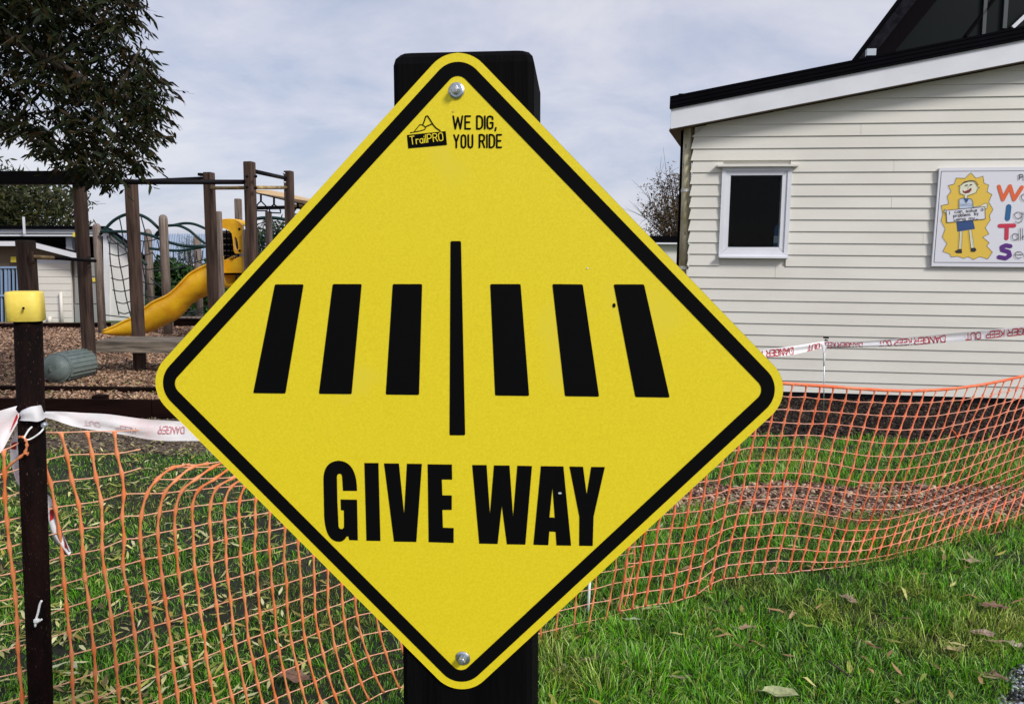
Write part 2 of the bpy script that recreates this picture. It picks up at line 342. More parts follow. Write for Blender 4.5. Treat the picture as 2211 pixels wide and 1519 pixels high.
# ------------------------------------------------------------------ ground and its strips
def jag_band(x0, x1, ylo, yhi, z, name, m, step=.12, amp=.06, kind='structure'):
    xs = np.arange(x0, x1 + step, step); mb = MB()
    lo = [A(x, (ylo(x) if callable(ylo) else ylo) + R.uniform(-amp, amp), z) for x in xs]
    hi = [A(x, (yhi(x) if callable(yhi) else yhi) + R.uniform(-amp, amp), z) for x in xs]
    mb.strip(lo, hi); return mb.build(name, m, kind=kind)
MB().add([(-400, -60, 0), (400, -60, 0), (400, 700, 0), (-400, 700, 0)], [(0, 1, 2, 3)]).build('ground', M['ground'], kind='structure')
MB().add([(-9, .5, .002), (9, .5, .002), (9, 8.6, .002), (-9, 8.6, .002)], [(0, 1, 2, 3)]).build('shaded_lawn_soil', M['shadesoil'], kind='structure')
def dirt_lo(x): return 6.05 + .12 * math.sin(x * 1.3)
def dirt_hi(x): return 7.6 if x < 1 else 8.4
jag_band(-9, 1.2, dirt_lo, lambda x: 7.5, .004, 'bare_earth', M['dirt'])
jag_band(1.2, 9, lambda x: 6.80 + .04 * math.sin(3 * x), lambda x: 9.6 - .126 * x, .004, 'soil_bed', M['soil'], amp=.05)
def path_lo(x): return 4.66 - .10 * max(0, x - 1.5) + .06 * math.sin(2 * x)
def path_hi(x): return 5.32 + .05 * math.sin(3 * x + 1)
jag_band(.5, 8, path_lo, path_hi, .004, 'bark_path', M['pathbark'], amp=.04)
jag_band(-14, 1.0, lambda x: 7.55, lambda x: 18.0, .012, 'playground_mulch', M['bark'], step=.5, amp=.0)
MB().flat([(1.72, 2.0, .006), (3.2, 2.0, .006), (3.2, 2.9, .006), (2.6, 2.86, .006), (2.15, 2.76, .006), (1.9, 2.62, .006), (1.78, 2.5, .006)]).build('gravel_path', M['gravel'], kind='structure')

# ------------------------------------------------------------------ weatherboard house (right)
th = math.radians(7.2)
HU = A(math.cos(th), -math.sin(th), 0); HN = A(-math.sin(th), -math.cos(th), 0); HZ = A(0, 0, 1)
HO = PG(1750, 862); HO[2] = 0
def hw_(px, py, off=0.0):                      # pixel -> (u, z) on the wall plane pushed out by off
    p = PP(px, py, HO + HN * off, HN) - HO; return np.dot(p, HU), p[2]
def HP(u, z, off=0.0): return HO + HU * u + HN * off + HZ * z
UL = hw_(1494, 420)[0]; HO = HO + HU * UL; 
def hu(px, py, off=0.0): return hw_(px, py, off)
house = thing('weatherboard_house', 'cream weatherboard house with white sloping fascia, dark roof and small white window', 'house', HO)
WR = 7.0
z_a = hu(1501, 597)[1]; z_b = hu(1501, 296)[1]; SP = (z_b - z_a) / 12
zl = hu(1750, 844)[1]; nb0 = round((z_a - zl) / SP); zbase = z_a - nb0 * SP
FOFF = .24
fl_u, fl_z = hu(1448, 278, FOFF); fr_u, fr_z = hu(2211, 131, FOFF); SLOPE = (fr_z - fl_z) / (fr_u - fl_u)
ft_h = hu(1448, 236, FOFF)[1] - fl_z
def eave(u): return fl_z + (u - fl_u) * SLOPE          # underside of the fascia
print('board spacing', SP, 'n', nb0, 'slope', SLOPE, 'fascia h', ft_h, 'zbase', zbase)
# window opening
wl, wt_ = hu(1559, 362); wr, _ = hu(1709, 362); wb = hu(1560, 552)[1]
def boards():
    z = zbase; k = 0
    while z < eave(WR):
        z1 = z + SP
        segs = [(None, WR)]
        jn = R.uniform(.6, 4.6)
        if k % 3 == 1: segs = [(None, jn), (jn + .0025, WR)]
        if z1 > wb + .01 and z < wt_ - .01: segs = [(None, wl + .012), (wr - .012, WR)] if k % 3 != 1 else [(None, wl + .012), (wr - .012, max(jn, 2.2)), (max(jn, 2.2) + .0025, WR)]
        for (a, b_) in segs:
            # polygon in (u, z, off): the bottom edge stands proud of the top edge
            def left(zz): return max(0.0 if a is None else a, (zz - eave(0)) / SLOPE)
            ulo, uhi = left(z), left(z1)
            if ulo > b_ - .05: continue
            if uhi > b_: uhi = b_ - .002
            pb = .021; pt = .006; ex = .030 if (a is None and ulo == 0) else 0
            q = lambda u, zz, off: HP(u, zz, off)
            v = [q(ulo - ex, z, pb), q(b_, z, pb), q(b_, z1, pt), q(uhi, z1, pt),
                 q(ulo - ex, z, -.01), q(b_, z, -.01), q(b_, z1, -.01), q(uhi, z1, -.01)]
            MB().add(v, [(0, 1, 2, 3), (7, 6, 5, 4), (4, 5, 1, 0), (3, 2, 6, 7), (0, 3, 7, 4), (1, 5, 6, 2)]).build('weatherboard', M['cream'], house)
        z = z1; k += 1
boards()
SK = .19      # the side wall runs back at a slight angle
# core wall behind the boards, with the window opening left free, dark room inside
cw = MB()
zt = eave(WR) + .2
def wallpoly(pts): cw.prism([HP(u, z, -.012) for u, z in pts], HN * -.12)
wallpoly([(0.01, zbase), (wl, zbase), (wl, max(eave(wl), wt_)), (0.01, eave(0.01))])
wallpoly([(wr, zbase), (WR, zbase), (WR, eave(WR)), (wr, eave(wr))])
wallpoly([(wl, zbase), (wr, zbase), (wr, wb), (wl, wb)]); wallpoly([(wl, wt_), (wr, wt_), (wr, eave(wr)), (wl, eave(wl))])
cw.build('wall', M['cream'], house)
sw = MB(); sw.prism([HP(0.01, zbase, -.135), HP(0.01, eave(0), -.135), HP(0.01 + SK * 6, eave(0), -6), HP(0.01 + SK * 6, zbase, -6)], HU * .12); sw.build('side_wall', M['cream'], house)
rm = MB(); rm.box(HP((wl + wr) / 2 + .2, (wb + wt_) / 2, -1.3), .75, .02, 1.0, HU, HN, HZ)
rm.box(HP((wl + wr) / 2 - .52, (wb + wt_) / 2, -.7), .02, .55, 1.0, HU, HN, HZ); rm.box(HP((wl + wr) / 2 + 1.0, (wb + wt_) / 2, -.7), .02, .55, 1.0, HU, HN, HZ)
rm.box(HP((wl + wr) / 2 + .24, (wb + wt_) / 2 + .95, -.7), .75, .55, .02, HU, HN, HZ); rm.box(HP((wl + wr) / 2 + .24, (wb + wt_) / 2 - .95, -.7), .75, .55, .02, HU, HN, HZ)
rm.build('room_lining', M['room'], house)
MB().box(HP(WR / 2 + .03, zbase / 2 - .02, -.09), WR / 2, .02, zbase / 2 + .02, HU, HN, HZ).build('base_gap_shade', M['voidshade'], house)  # near-black strip painting in the dark gap below the lowest board
# fascia, soffit, roof
fe = WR + .4
fm = MB(); fm.prism([HP(fl_u, fl_z, FOFF), HP(fe, eave(fe), FOFF), HP(fe, eave(fe) + ft_h, FOFF), HP(fl_u, fl_z + ft_h, FOFF)], HN * -.03); fm.build('fascia', M['white'], house, bevel=.004)
sf = MB(); sf.prism([HP(fl_u, fl_z + .012, FOFF - .032), HP(fe, eave(fe) + .012, FOFF - .032), HP(fe, eave(fe) + .012, .0), HP(fl_u, fl_z + .012, .0)], HZ * .012); sf.build('soffit', M['soffitbrown'], house)
sb = MB(); sb.prism([HP(fl_u, fl_z + .012, -.002), HP(0, eave(0) + .012, -.002), HP(SK * 6, eave(0) + .012, -6), HP(fl_u + SK * 6, fl_z + .012, -6)], HZ * .012); sb.build('side_soffit', M['soffitbrown'], house)
rt = hu(1448, 208, FOFF + .03)[1] - fl_z
rf = MB(); rf.prism([HP(fl_u - .02, fl_z + ft_h + .001, FOFF + .03), HP(fe, eave(fe) + ft_h + .001, FOFF + .03), HP(fe, eave(fe) + rt, FOFF + .03), HP(fl_u - .02, fl_z + rt, FOFF + .03)], HN * -6.4 + HU * SK * 6.4 + HZ * SLOPE * SK * 6.4); rf.build('roof', M['darkroof'], house, bevel=.01)
# roof standing seams running up the slope edge
for k in range(3):
    o = FOFF + .031
    z0 = ft_h + .03 + k * (rt - ft_h - .05) / 2
    MB().prism([HP(fl_u - .01, fl_z + z0, o), HP(fe, eave(fe) + z0, o), HP(fe, eave(fe) + z0 + .008, o), HP(fl_u - .01, fl_z + z0 + .008, o)], HN * .006).build('roof_trim', M['darkroof'], house)
pc, pz = hu(1472, 204, FOFF)
MB().box(HP(pc, pz, FOFF - .1), .03, .05, .02, HU, HN, HZ).build('roof_cap', M['darkroof'], house)
# window
def frame(pxo, pxi, off0, off1, name, m_, par, bev=.004):
    """pxo outer and pxi inner (u0,u1,z0,z1)"""
    a0, a1, c0, c1 = pxo; b0, b1, d0, d1 = pxi; mb = MB()
    oc = [(a0, c0), (a1, c0), (a1, c1), (a0, c1)]; ic = [(b0, d0), (b1, d0), (b1, d1), (b0, d1)]
    for k in range(4):
        j = (k + 1) % 4
        mb.prism([HP(*oc[k], off1), HP(*oc[j], off1), HP(*ic[j], off1), HP(*ic[k], off1)], HN * (off0 - off1))
    return mb.build(name, m_, par, bevel=bev)
win = MB().box(HP((wl + wr) / 2, wt_ + .012, .045), (wr - wl) / 2 + .065, .045, .012, HU, HN, HZ).build('window_head_flashing', M['cream'], house, bevel=.003)
wf = frame((wl, wr, wb, wt_ - .002), (wl + .042, wr - .042, wb + .04, wt_ - .04), -.05, .038, 'window_frame', M['white'], house)
sash = frame((wl + .044, wr - .044, wb + .042, wt_ - .042), (wl + .095, wr - .095, wb + .10, wt_ - .085), -.045, .026, 'sash', M['white'], wf)
MB().box(HP((wl + wr) / 2, (wb + wt_) / 2 + .005, -.02), (wr - wl) / 2 - .09, .003, (wt_ - wb) / 2 - .085, HU, HN, HZ).build('window_pane', M['glass'], wf)
MB().box(HP((wl + wr) / 2, wb - .014, .04), (wr - wl) / 2 + .004, .05, .012, HU, HN, HZ).build('window_sill', M['white'], wf, bevel=.003)
# upper gable with glazing
GO = -2.6
def gp(px, py, off=GO): return PP(px, py, HO + HN * off, HN)
gz = MB()
gz.prism([gp(1905, 230, GO - .5), gp(2520, 180, GO - .5), gp(2520, -480, GO - .5), gp(2330, -480, GO - .5), gp(1930, 90, GO - .5)], HN * -.02); gz.build('gable_glazing', M['glass2'], house)
bb = MB(); bb.prism([gp(1838, 134), gp(1862, 128), gp(2330, -485), gp(2302, -485)], HN * -.06); bb.build('barge_board', M['shingle'], house)
b2 = MB(); b2.prism([gp(1850, 131, GO + .02), gp(1884, 122, GO + .02), gp(2358, -485, GO + .02), gp(2318, -485, GO + .02)], HN * -.04); b2.build('barge_board', M['shingle'], house)
b3 = MB(); b3.prism([gp(1866, 128, GO - .05), gp(1850, 200, GO - .05), gp(1915, 200, GO - .05), gp(1932, 112, GO - .05), gp(2420, -485, GO - .05), gp(2330, -485, GO - .05)], HN * -.45); b3.build('gable_soffit', M['darkwood'], house)
for (x0, y0, x1, y1, wpx, m_) in [(2123, 75, 2131, -60, 7, 'mullion'), (2168, 62, 2176, -60, 8, 'mullion'), (2085, 80, 2150, -5, 5, 'darkwood'), (1905, 118, 2030, -25, 3, 'mullion')]:
    a = gp(x0, y0, GO - .48); b_ = gp(x1, y1, GO - .48); MB().beam(a, b_, wpx * .0068, .04, up=HN).build('mullion', M[m_], house)
a = gp(2186, 60, GO - .4); b_ = gp(2235, 14, GO - .4); MB().beam(a, b_, .05, .04, up=HN).build('glazing_bar', M['white'], house)
MB().box(gp(1880, 114, GO + .25), .06, .04, .045, HU, HN, HZ).build('gutter_end', M['smallpale'], house)
# roof of the upper gable running back
gr = MB(); gr.prism([gp(1836, 134, GO + .05), gp(1845, 134, GO + .05), gp(2312, -486, GO + .05), gp(2303, -486, GO + .05)], HN * -5 + HU * 1.6); gr.build('upper_roof', M['darkroof'], house)
# downpipe
dp0 = HP(-.062, 0, -.08); pr = .052
dpx = thing('downpipe', 'mossy cream downpipe running down the left corner of the weatherboard house', 'downpipe', dp0)
MB().tube([A(dp0[0], dp0[1], hu(1480, 582)[1]), A(dp0[0], dp0[1], eave(-.1) + .05)], pr, 14, caps=True).build('pipe', M['pipe'], dpx, smooth=True)
MB().tube([A(dp0[0] + .0, dp0[1], .0), A(dp0[0], dp0[1], hu(1480, 582)[1])], pr * .78, 14).build('lower_pipe', M['pipe'], dpx, smooth=True)
for py in (410, 578):
    zz = hu(1480, py)[1]; MB().tube([A(dp0[0], dp0[1], zz - .018), A(dp0[0], dp0[1], zz + .018)], pr * 1.12, 14).box(A(dp0[0] + .05, dp0[1] + .06, zz), .03, .06, .012).build('bracket', M['cream'], dpx)
MB().tube([A(dp0[0] - .052, dp0[1] + .07, 0), A(dp0[0] - .052, dp0[1] + .07, eave(-.1) + .04)], .016, 10).build('dark_side_line', M['darkroof'], dpx, smooth=True)  # dark upright added to stand for the dark line of the building's side
# spray can on the inside sill
cn = HP(hu(1677, 530, -.1)[0], wb + .085, -.11)
can = thing('spray_can', 'blue and white spray can standing inside the small window, lower right', 'spray can', cn)
MB().tube([cn, cn + HZ * .22], .035, 16).build('body', M['bluecan'], can, smooth=True)
MB().tube([cn + HZ * .07, cn + HZ * .15], .0365, 16, caps=False).build('label_band', M['smallpale'], can, smooth=True)
MB().tube([cn + HZ * .222, cn + HZ * .24, cn + HZ * .28], [.033, .030, .018], 16).build('cap', M['bluecan'], can, smooth=True)

# ------------------------------------------------------------------ poster board on the wall
def bp(px, py, off=.055): return PP(px, py, HO + HN * off, HN)
bl = [bp(2029, 363), bp(2420, 359), bp(2420, 578), bp(2012, 574)]
pb = thing('poster_board', 'white school poster board with a drawn child on a gold star and coloured letters', 'poster', bp(2150, 574))
MB().prism(bl, HN * -.028).build('panel', M['board'], pb, bevel=.003)
pe = .0012
def bq(k): return lambda x, y: bp(x, y, .055 + pe * k)
def Z8(x, y): return (1980 + x / 5.844, 340 + y / 5.844)      # zoom coordinates of the board close-up
def pflat(name, pts, m_, k, par=pb): return MB().flat([bq(k)(*Z8(x, y)) for x, y in pts]).build(name, M[m_], par)
mb = MB(); ol = [(308, 175), (2560, 160), (2560, 1335), (215, 1322)]
stroke_poly(mb, [Z8(*p) for p in ol + [ol[0]]], .55, bq(1)); stagger(mb, HN, .0001).build('border_line', M['posterink'], pb)
fe_ = MB()
burst = [(680,192),(745,262),(832,235),(848,325),(905,348),(885,430),(947,468),(905,560),(960,655),(915,735),(925,790),(862,885),(908,965),(830,1005),(912,1075),(880,1115),(952,1195),(893,1280),(790,1250),(715,1287),(645,1250),(590,1272),(510,1245),(432,1255),(410,1215),(325,1185),(378,1085),(318,1005),(355,900),(303,800),(325,720),(305,605),(400,585),(380,490),(430,430),(393,352),(470,335),(495,258),(605,262)]
pflat('gold_star', burst, 'postergold', 1)
mb = MB(); stroke_poly(mb, [Z8(*p) for p in burst + [burst[0]]], .35, bq(2)); stagger(mb, HN, .0001).build('star_outline', M['posterink'], pb)
head = [(655,300),(720,300),(755,345),(765,375),(790,378),(762,400),(750,440),(690,465),(640,480),(640,515),(600,515),(600,475),(545,455),(535,410),(545,378),(525,355),(555,352),(580,325)]
ch = pflat('drawn_head', head, 'posterskin', 3)
pflat('drawn_shirt', [(530,530),(560,515),(600,515),(640,515),(685,525),(705,560),(712,650),(528,660)], 'posterpale', 3)
pflat('drawn_collar', [(592,520),(655,520),(618,570)], 'posterteal', 4)
pflat('drawn_arm', [(705,615),(800,610),(860,575),(892,580),(885,640),(850,655),(800,640),(705,640)], 'posterskin', 4)
pflat('drawn_hand', [(375,690),(340,690),(350,650),(385,655),(380,720),(345,715)][0:4], 'posterskin', 4)
pflat('drawn_skirt', [(498,805),(708,795),(732,900),(512,935)], 'posterblue', 3)
pflat('drawn_leg', [(540,932),(573,930),(560,1150),(527,1152)], 'posterskin', 3); pflat('drawn_leg', [(655,918),(685,915),(722,1140),(680,1145)], 'posterskin', 3)
pflat('drawn_shoe', [(520,1158),(565,1155),(568,1205),(500,1205),(478,1180)], 'posterink', 4); pflat('drawn_shoe', [(680,1140),(735,1138),(752,1165),(730,1190),(680,1188)], 'posterink', 4)
pflat('drawn_mouth', [(575,410),(600,428),(650,405),(685,380),(690,410),(660,445),(610,455),(580,440)], 'postermaroon', 4)
pflat('held_card', [(368,665),(858,620),(862,775),(378,820)], 'board', 5)
mb = MB()
def ink(pts, hw=.45, k=6): stroke_poly(mb, [Z8(*p) for p in pts], hw, bq(k))
ink(head + [head[0]], .4); ink([(555,350),(600,305),(680,290),(740,300),(770,350)], .7)
ink([(368,665),(858,620),(862,775),(378,820),(368,665)]); ink([(530,650),(530,530),(560,512),(600,515),(620,570),(655,515),(690,525),(705,560),(710,640)])
ink([(543,585),(590,592),(640,585),(700,590)], .2); ink([(543,610),(600,600),(700,612)], .2)
ink([(712,625),(800,610),(860,575),(892,580),(885,640),(850,655)], .35); ink([(372,665),(350,650),(340,690),(365,715)], .4)
ink([(540,932),(527,1152)], .35); ink([(573,930),(560,1150)], .35); ink([(655,918),(680,1145)], .35); ink([(688,915),(722,1140)], .35)
ink([(612,352),(635,348)], 1.1); ink([(670,345),(690,342)], 1.1); ink([(645,365),(648,385),(638,392)], .3)
stagger(mb, HN, .00005).build('ink_lines', M['posterink'], pb)
def txt(t, p0, p1, h, hw, g=.22, k=7, name='writing'):
    mb = MB(); lettering_px(mb, t, Z8(*p0), Z8(*p1), h / 5.844, hw, bq(k), g); stagger(mb, HN, .00005).build(name, M['posterink'], pb)
txt('I', (412,718), (416,718), 38, .5); txt('can', (478,702), (572,697), 48, .5); txt('solve', (620,692), (760,682), 46, .5); txt('a', (808,672), (835,670), 46, .5)
txt('problem', (462,752), (672,735), 44, .5); txt('by', (728,727), (775,722), 44, .5); txt('using', (470,798), (610,785), 38, .5); txt('my_', (658,785), (768,775), 42, .5)
txt('Pu', (1292,278), (1385,275), 62, .9)
for t, p0, p1, h in [('alk', (1318,545), (1530,540), 150), ('gnore', (1232,770), (1760,765), 145), ('alk', (1202,1042), (1400,1040), 150), ('ee', (1235,1270), (1460,1270), 150)]: txt(t, p0, p1, h, .62, .18)
def fat(name, strokes, hw, m_):
    mb = MB()
    for s_ in strokes: stroke_poly(mb, [Z8(*p) for p in s_], hw, bq(3))
    stagger(mb, HN, .0001).build(name, M[m_], pb)
fat('letter_w', [[(1035,365),(1085,530),(1175,360),(1225,530),(1325,375)]], 4.2, 'posterorange'); fat('letter_i', [[(1160,620),(1143,768)]], 5.6, 'posterteal')
fat('letter_t', [[(1045,862),(1228,858)],[(1135,865),(1130,1018)]], 4.4, 'posterred')
fat('letter_s', [[(1180,1118),(1120,1108),(1070,1130),(1075,1165),(1160,1190),(1172,1235),(1120,1270),(1035,1255)]], 4.6, 'posterpurple')

# ------------------------------------------------------------------ low building and bare tree behind the house
lb = thing('low_shed', 'low pale building with dark flat roof beyond the corner of the weatherboard house', 'building', PY(1440, 600, 26))
def yb(px, py, Y): return PY(px, py, Y)
MB().prism([yb(1200, 527, 26), yb(1600, 529, 26), yb(1600, 640, 26), yb(1200, 640, 26)], (0, 5, 0)).build('wall', M['cream'], lb)
MB().prism([yb(1190, 508, 25.8), yb(1610, 511, 25.8), yb(1610, 524, 25.8), yb(1190, 522, 25.8)], (0, 5.6, 0)).build('roof', M['darkroof'], lb)
MB().prism([yb(1190, 522.5, 25.75), yb(1610, 524.5, 25.75), yb(1610, 528, 25.75), yb(1190, 526, 25.75)], (0, .15, 0)).build('gutter', M['white'], lb)

def twig_tree(name, label, base, top_z, rad, mats, nleaf, leaf, cols, seed, spread=1.0, sparse=False, cz=None, rz=None, group=None):
    rg = np.random.default_rng(seed); rr = random.Random(seed)
    t = thing(name, label, 'tree', base, group)
    cz = cz if cz is not None else top_z * .62; rz = rz or top_z - cz
    mb = MB(); mb.tube(cr([base, base + A(.1, 0, cz * .45), base + A(-.05, .1, cz)], 4), [rad * .07] * 5 + [rad * .05] * 4, 8)
    tips = []
    for k in range(26):
        a = rr.uniform(0, 6.28); el = rr.uniform(-.2, 1.4); s0 = base + A(0, 0, cz * rr.uniform(.35, .95))
        e = A(base[0], base[1], cz) + A(math.cos(a) * math.cos(el) * rad, math.sin(a) * math.cos(el) * rad, math.sin(el) * rz) * rr.uniform(.7, .98)
        mid = (s0 + e) / 2 + A(0, 0, -.05 * rad); pts = cr([s0, mid, e], 4); mb.tube(pts, np.linspace(rad * .022, rad * .005, len(pts)), 5, caps=False); tips.append((s0, e))
        for q in range(14 if sparse else 3):
            b0 = pts[rr.randint(3, len(pts) - 1)]; e2 = b0 + A(rr.gauss(0, 1), rr.gauss(0, 1), rr.gauss(.5, .8)) * rad * .25
            mb.tube([b0, (b0 + e2) / 2 + A(0, 0, rad * .02), e2], [rad * .006, rad * .004, rad * .002], 3, caps=False); tips.append((b0, e2))
    mb.build('trunk', M['treebark'], t, smooth=True)
    d = rg.normal(size=(nleaf, 3)); d /= np.linalg.norm(d, axis=1)[:, None]
    lump = 1 + .16 * np.sin(d[:, 0] * 5 + seed) * np.cos(d[:, 2] * 6 + seed * 2) + .10 * np.sin(d[:, 1] * 11 + d[:, 2] * 9)
    rr_ = rg.random(nleaf) ** (.5 if sparse else .38) * lump
    c = A(base[0], base[1], cz) + d * rr_[:, None] * A(rad, rad, rz)
    # thin by clumps
    kp = (np.sin(c[:, 0] * 3.1 / rad * 3 + seed) + np.sin(c[:, 1] * 9 / rad) + np.sin(c[:, 2] * 10 / rad + 1) + rg.normal(0, .8, nleaf)) > (-.9 if sparse else -1.2)
    c = c[kp]; n = len(c)
    v, tr, cc = leaves(c, rg, leaf, cols, droop=.3)
    npmesh('crown', v, tr, M['tint'], cc, t)
    return t
def leaves(c, rg, size, cols, droop=0., width=.28, flat=0., dirs=None):
    """4 triangles per leaf, pointed, folded along the midrib"""
    n = len(c)
    if dirs is None:
        d = rg.normal(size=(n, 3)); d[:, 2] = d[:, 2] * (1 - flat) - droop * 2
    else: d = dirs
    d /= np.linalg.norm(d, axis=1)[:, None]
    s = np.cross(d, rg.normal(size=(n, 3)) * (1 - flat) + A(0, 0, 1) * flat * 3); s /= np.linalg.norm(s, axis=1)[:, None]
    nn = np.cross(s, d); Ls = size * rg.uniform(.65, 1.25, n)[:, None]; W = Ls * width * .5
    cv = rg.uniform(-.15, .15, n)[:, None]
    p = [c, c + d * Ls * .35 + s * W + nn * Ls * .06, c + d * Ls * .35 - s * W + nn * Ls * .06, c + d * Ls * .7 + s * W * .75 + nn * Ls * cv, c + d * Ls * .7 - s * W * .75 + nn * Ls * cv, c + d * Ls + nn * Ls * cv * 2]
    v = np.stack(p, 1).reshape(-1, 3); b = np.arange(n)[:, None] * 6
    tr = np.concatenate([b + A(0, 1, 2).astype(int), b + A(1, 3, 4).astype(int), b + A(1, 4, 2).astype(int), b + A(3, 5, 4).astype(int)])
    cols = np.asarray(cols, float); cc = cols[rg.integers(0, len(cols), n)] * rg.uniform(.7, 1.3, (n, 1)); cc = np.repeat(cc, 6, 0)
    return v, tr, cc
def base_at(px, Y): p = PY(px, 600, Y); return A(p[0], Y, 0)
def zat(px, py, Y): return PY(px, py, Y)[2]
twig_tree('bare_tree', 'nearly bare twiggy brown tree rising behind the low pale building', base_at(1468, 32), zat(1468, 362, 32), 1.9, None, 9000, .15, [(.07, .035, .012), (.13, .07, .02), (.08, .075, .02), (.03, .018, .010)], 3, sparse=True, cz=zat(1468, 480, 32), rz=2.15)
# ------------------------------------------------------------------ school buildings beyond the playground (left)
def yp(pts, Y): return [PY(x, y, Y) for x, y in pts]
fb = thing('flat_roofed_block', 'long low block with white fascia and dark flat roof behind the playground', 'building', PG(60, 690))
MB().prism(yp([(-500, 506), (228, 508), (228, 690), (-500, 690)], 21.6), (-2.6, 5, 0)).build('wall', M['voidshade'], fb)  # wall coloured near-black to paint in the shade under the eave
MB().prism(yp([(-520, 484), (231, 488), (231, 494), (-520, 492)], 19.9), (-3.6, 7, 0)).build('roof', M['darkroof'], fb)
MB().prism(yp([(-520, 493), (229, 495), (229, 510), (-520, 509)], 20.0), (0, .12, 0)).build('fascia', M['white'], fb)
MB().prism(yp([(-520, 500), (229, 503), (229, 504.5), (-520, 501.5)], 19.97), (0, .03, 0)).build('gutter_line', M['greywall'], fb)
MB().prism(yp([(142, 508), (155, 508), (157, 600), (144, 600)], 20.3), (0, .15, 0)).build('post', M['white'], fb)
sg = MB().prism(yp([(157, 502), (168, 502), (168, 511), (157, 511)], 19.85), (0, .03, 0)).build('notice', M['signyellow'], None, org=PY(157, 511, 19.85)); tag(sg, 'small yellow notice fixed to the white fascia beside the white post', 'sign')
MB().prism(yp([(48, 468), (51, 468), (53, 505), (50, 505)], 19.8), (0, .05, 0)).build('mast', M['white'], fb)
gb = thing('low_gabled_block', 'low white block with a sloping white bargeboard, cream roller door and blocks of grey panels', 'building', PG(110, 700))
BY = 18.3
MB().prism(yp([(-300, 530), (60, 530), (160, 560), (160, 702), (-300, 702)], BY), (-1.6, 3.0, 0)).build('wall', M['soffitbrown'], gb)
MB().prism(yp([(160.2, 556), (219, 558), (221, 702), (160.2, 702)], BY), (-1.6, 3.0, 0)).build('side_wall', M['greywall'], gb)
MB().prism(yp([(-300, 519), (64, 520), (64, 531), (-300, 530)], BY - .45), (0, .1, 0)).build('fascia', M['white'], gb)
MB().prism(yp([(64, 520), (176, 549), (176, 561), (64, 532)], BY - .45), (0, .1, 0)).build('fascia', M['white'], gb)
MB().prism(yp([(-300, 516), (66, 517), (180, 546), (180, 549), (64, 520), (-300, 519)], BY - .46), (-1.9, 3.4, 0)).build('roof', M['darkroof'], gb)
MB().prism(yp([(78, 560), (152, 562), (158, 702), (83, 702)], BY - .06), (0, .04, 0)).build('door_surround', M['white'], gb)
dd = None
for k in range(9):
    y0 = 568 + k * 14.7; s0 = (y0 - 562) * .04
    MB().prism(yp([(80 + s0, y0 + .5), (151 + s0, y0 + .5), (151.6 + s0, y0 + 14.3), (80.6 + s0, y0 + 14.3)], BY - .09), (0, .05, 0)).build('door_slat', M['creamdoor'], gb)
for j, (x0, x1) in enumerate([(161, 189), (190, 214)]):
    for (y0, y1) in [(562, 596), (598, 655), (657, 700)]:
        MB().prism(yp([(x0, y0), (x1, y0), (x1 + 1.5, y1), (x0 + 1.5, y1)], BY - .05), (0, .04, 0)).build('wall_panel', M['greywall'], gb)
for x, y0, r in [(131, 630, .035), (107, 683, .05)]:
    MB().tube([PY(x, y0, BY - .16), PY(x + (700 - y0) * .04, 699, BY - .16)], r, 8).build('vent_pipe', M['creamdoor'], gb, smooth=True)
sg = MB().prism(yp([(23, 554), (37, 554), (37, 566), (23, 566)], BY - .1), (0, .03, 0)).build('notice', M['signyellow'], None, org=PY(23, 566, BY - .1)); tag(sg, 'small yellow notice on the brown wall above the blue steel gate', 'sign')
sg = MB().prism(yp([(199, 600), (209, 600), (210, 608), (200, 608)], BY - .09), (0, .03, 0)).build('notice', M['signyellow'], None, org=PY(199, 608, BY - .09)); tag(sg, 'small pale yellow notice on the grey wall panels', 'sign')
gt = thing('steel_gate', 'pale blue grey steel bar gate beside the cream roller door', 'gate', PG(10, 704))
MB().prism(yp([(-220, 572), (47, 575), (49, 702), (-220, 702)], BY - .05), (0, .04, 0)).build('backing', M['voidshade'], gt)
for k in range(20):
    x = -120 + k * 8.6; wd = 2.6 if k % 5 else 5
    MB().prism(yp([(x, 577), (x + wd, 577), (x + wd + 2, 703), (x + 2, 703)], BY - .2), (0, .04, 0)).build('bar', M['bluesteel'], gt)
for y in (575, 636, 698): MB().prism(yp([(-130, y), (48, y), (48, y + 4), (-130, y + 4)], BY - .23), (0, .03, 0)).build('rail', M['bluesteel'], gt)
wg = thing('white_gabled_shed', 'tall white gable end wall behind the rope net', 'building', PG(265, 700))
MB().prism(yp([(236, 500), (262, 517), (313, 560), (313, 700), (236, 700)], 18.8), (-2.9, 6, 0)).build('wall', M['whitewall'], wg)
MB().prism(yp([(222, 497), (235.5, 499), (235.5, 700), (226, 700)], 18.75), (-2.9, 5.5, 0)).build('corner_board', M['white'], wg)
MB().prism(yp([(220, 488), (240, 493), (266, 512), (320, 556), (322, 568), (314, 563), (262, 519), (236, 501), (220, 498)], 18.55), (-3.2, 6.4, 0)).build('roof', M['darkroof'], wg)
bs = thing('blue_roofed_hall', 'far hall with a big blue grey corrugated roof beyond the hedge', 'building', PG(380, 665))
MB().prism(yp([(240, 568), (640, 568), (640, 640), (240, 640)], 33), (0, 6, 0)).build('wall', M['greywall'], bs)
a, b_ = PY(235, 570, 32.6), PY(650, 570, 32.6); c0, c1 = PY(250, 506, 36), PY(640, 506, 36)
nrib = 74; top = []; bot = []
for k in range(nrib * 2 + 1):
    t = k / (nrib * 2); dz = .05 if k % 2 else 0
    bot.append(a + (b_ - a) * t + A(0, 0, dz)); top.append(c0 + (c1 - c0) * t + A(0, 0, dz))
MB().strip(bot, top).build('corrugated_roof', M['roofblue'], bs)
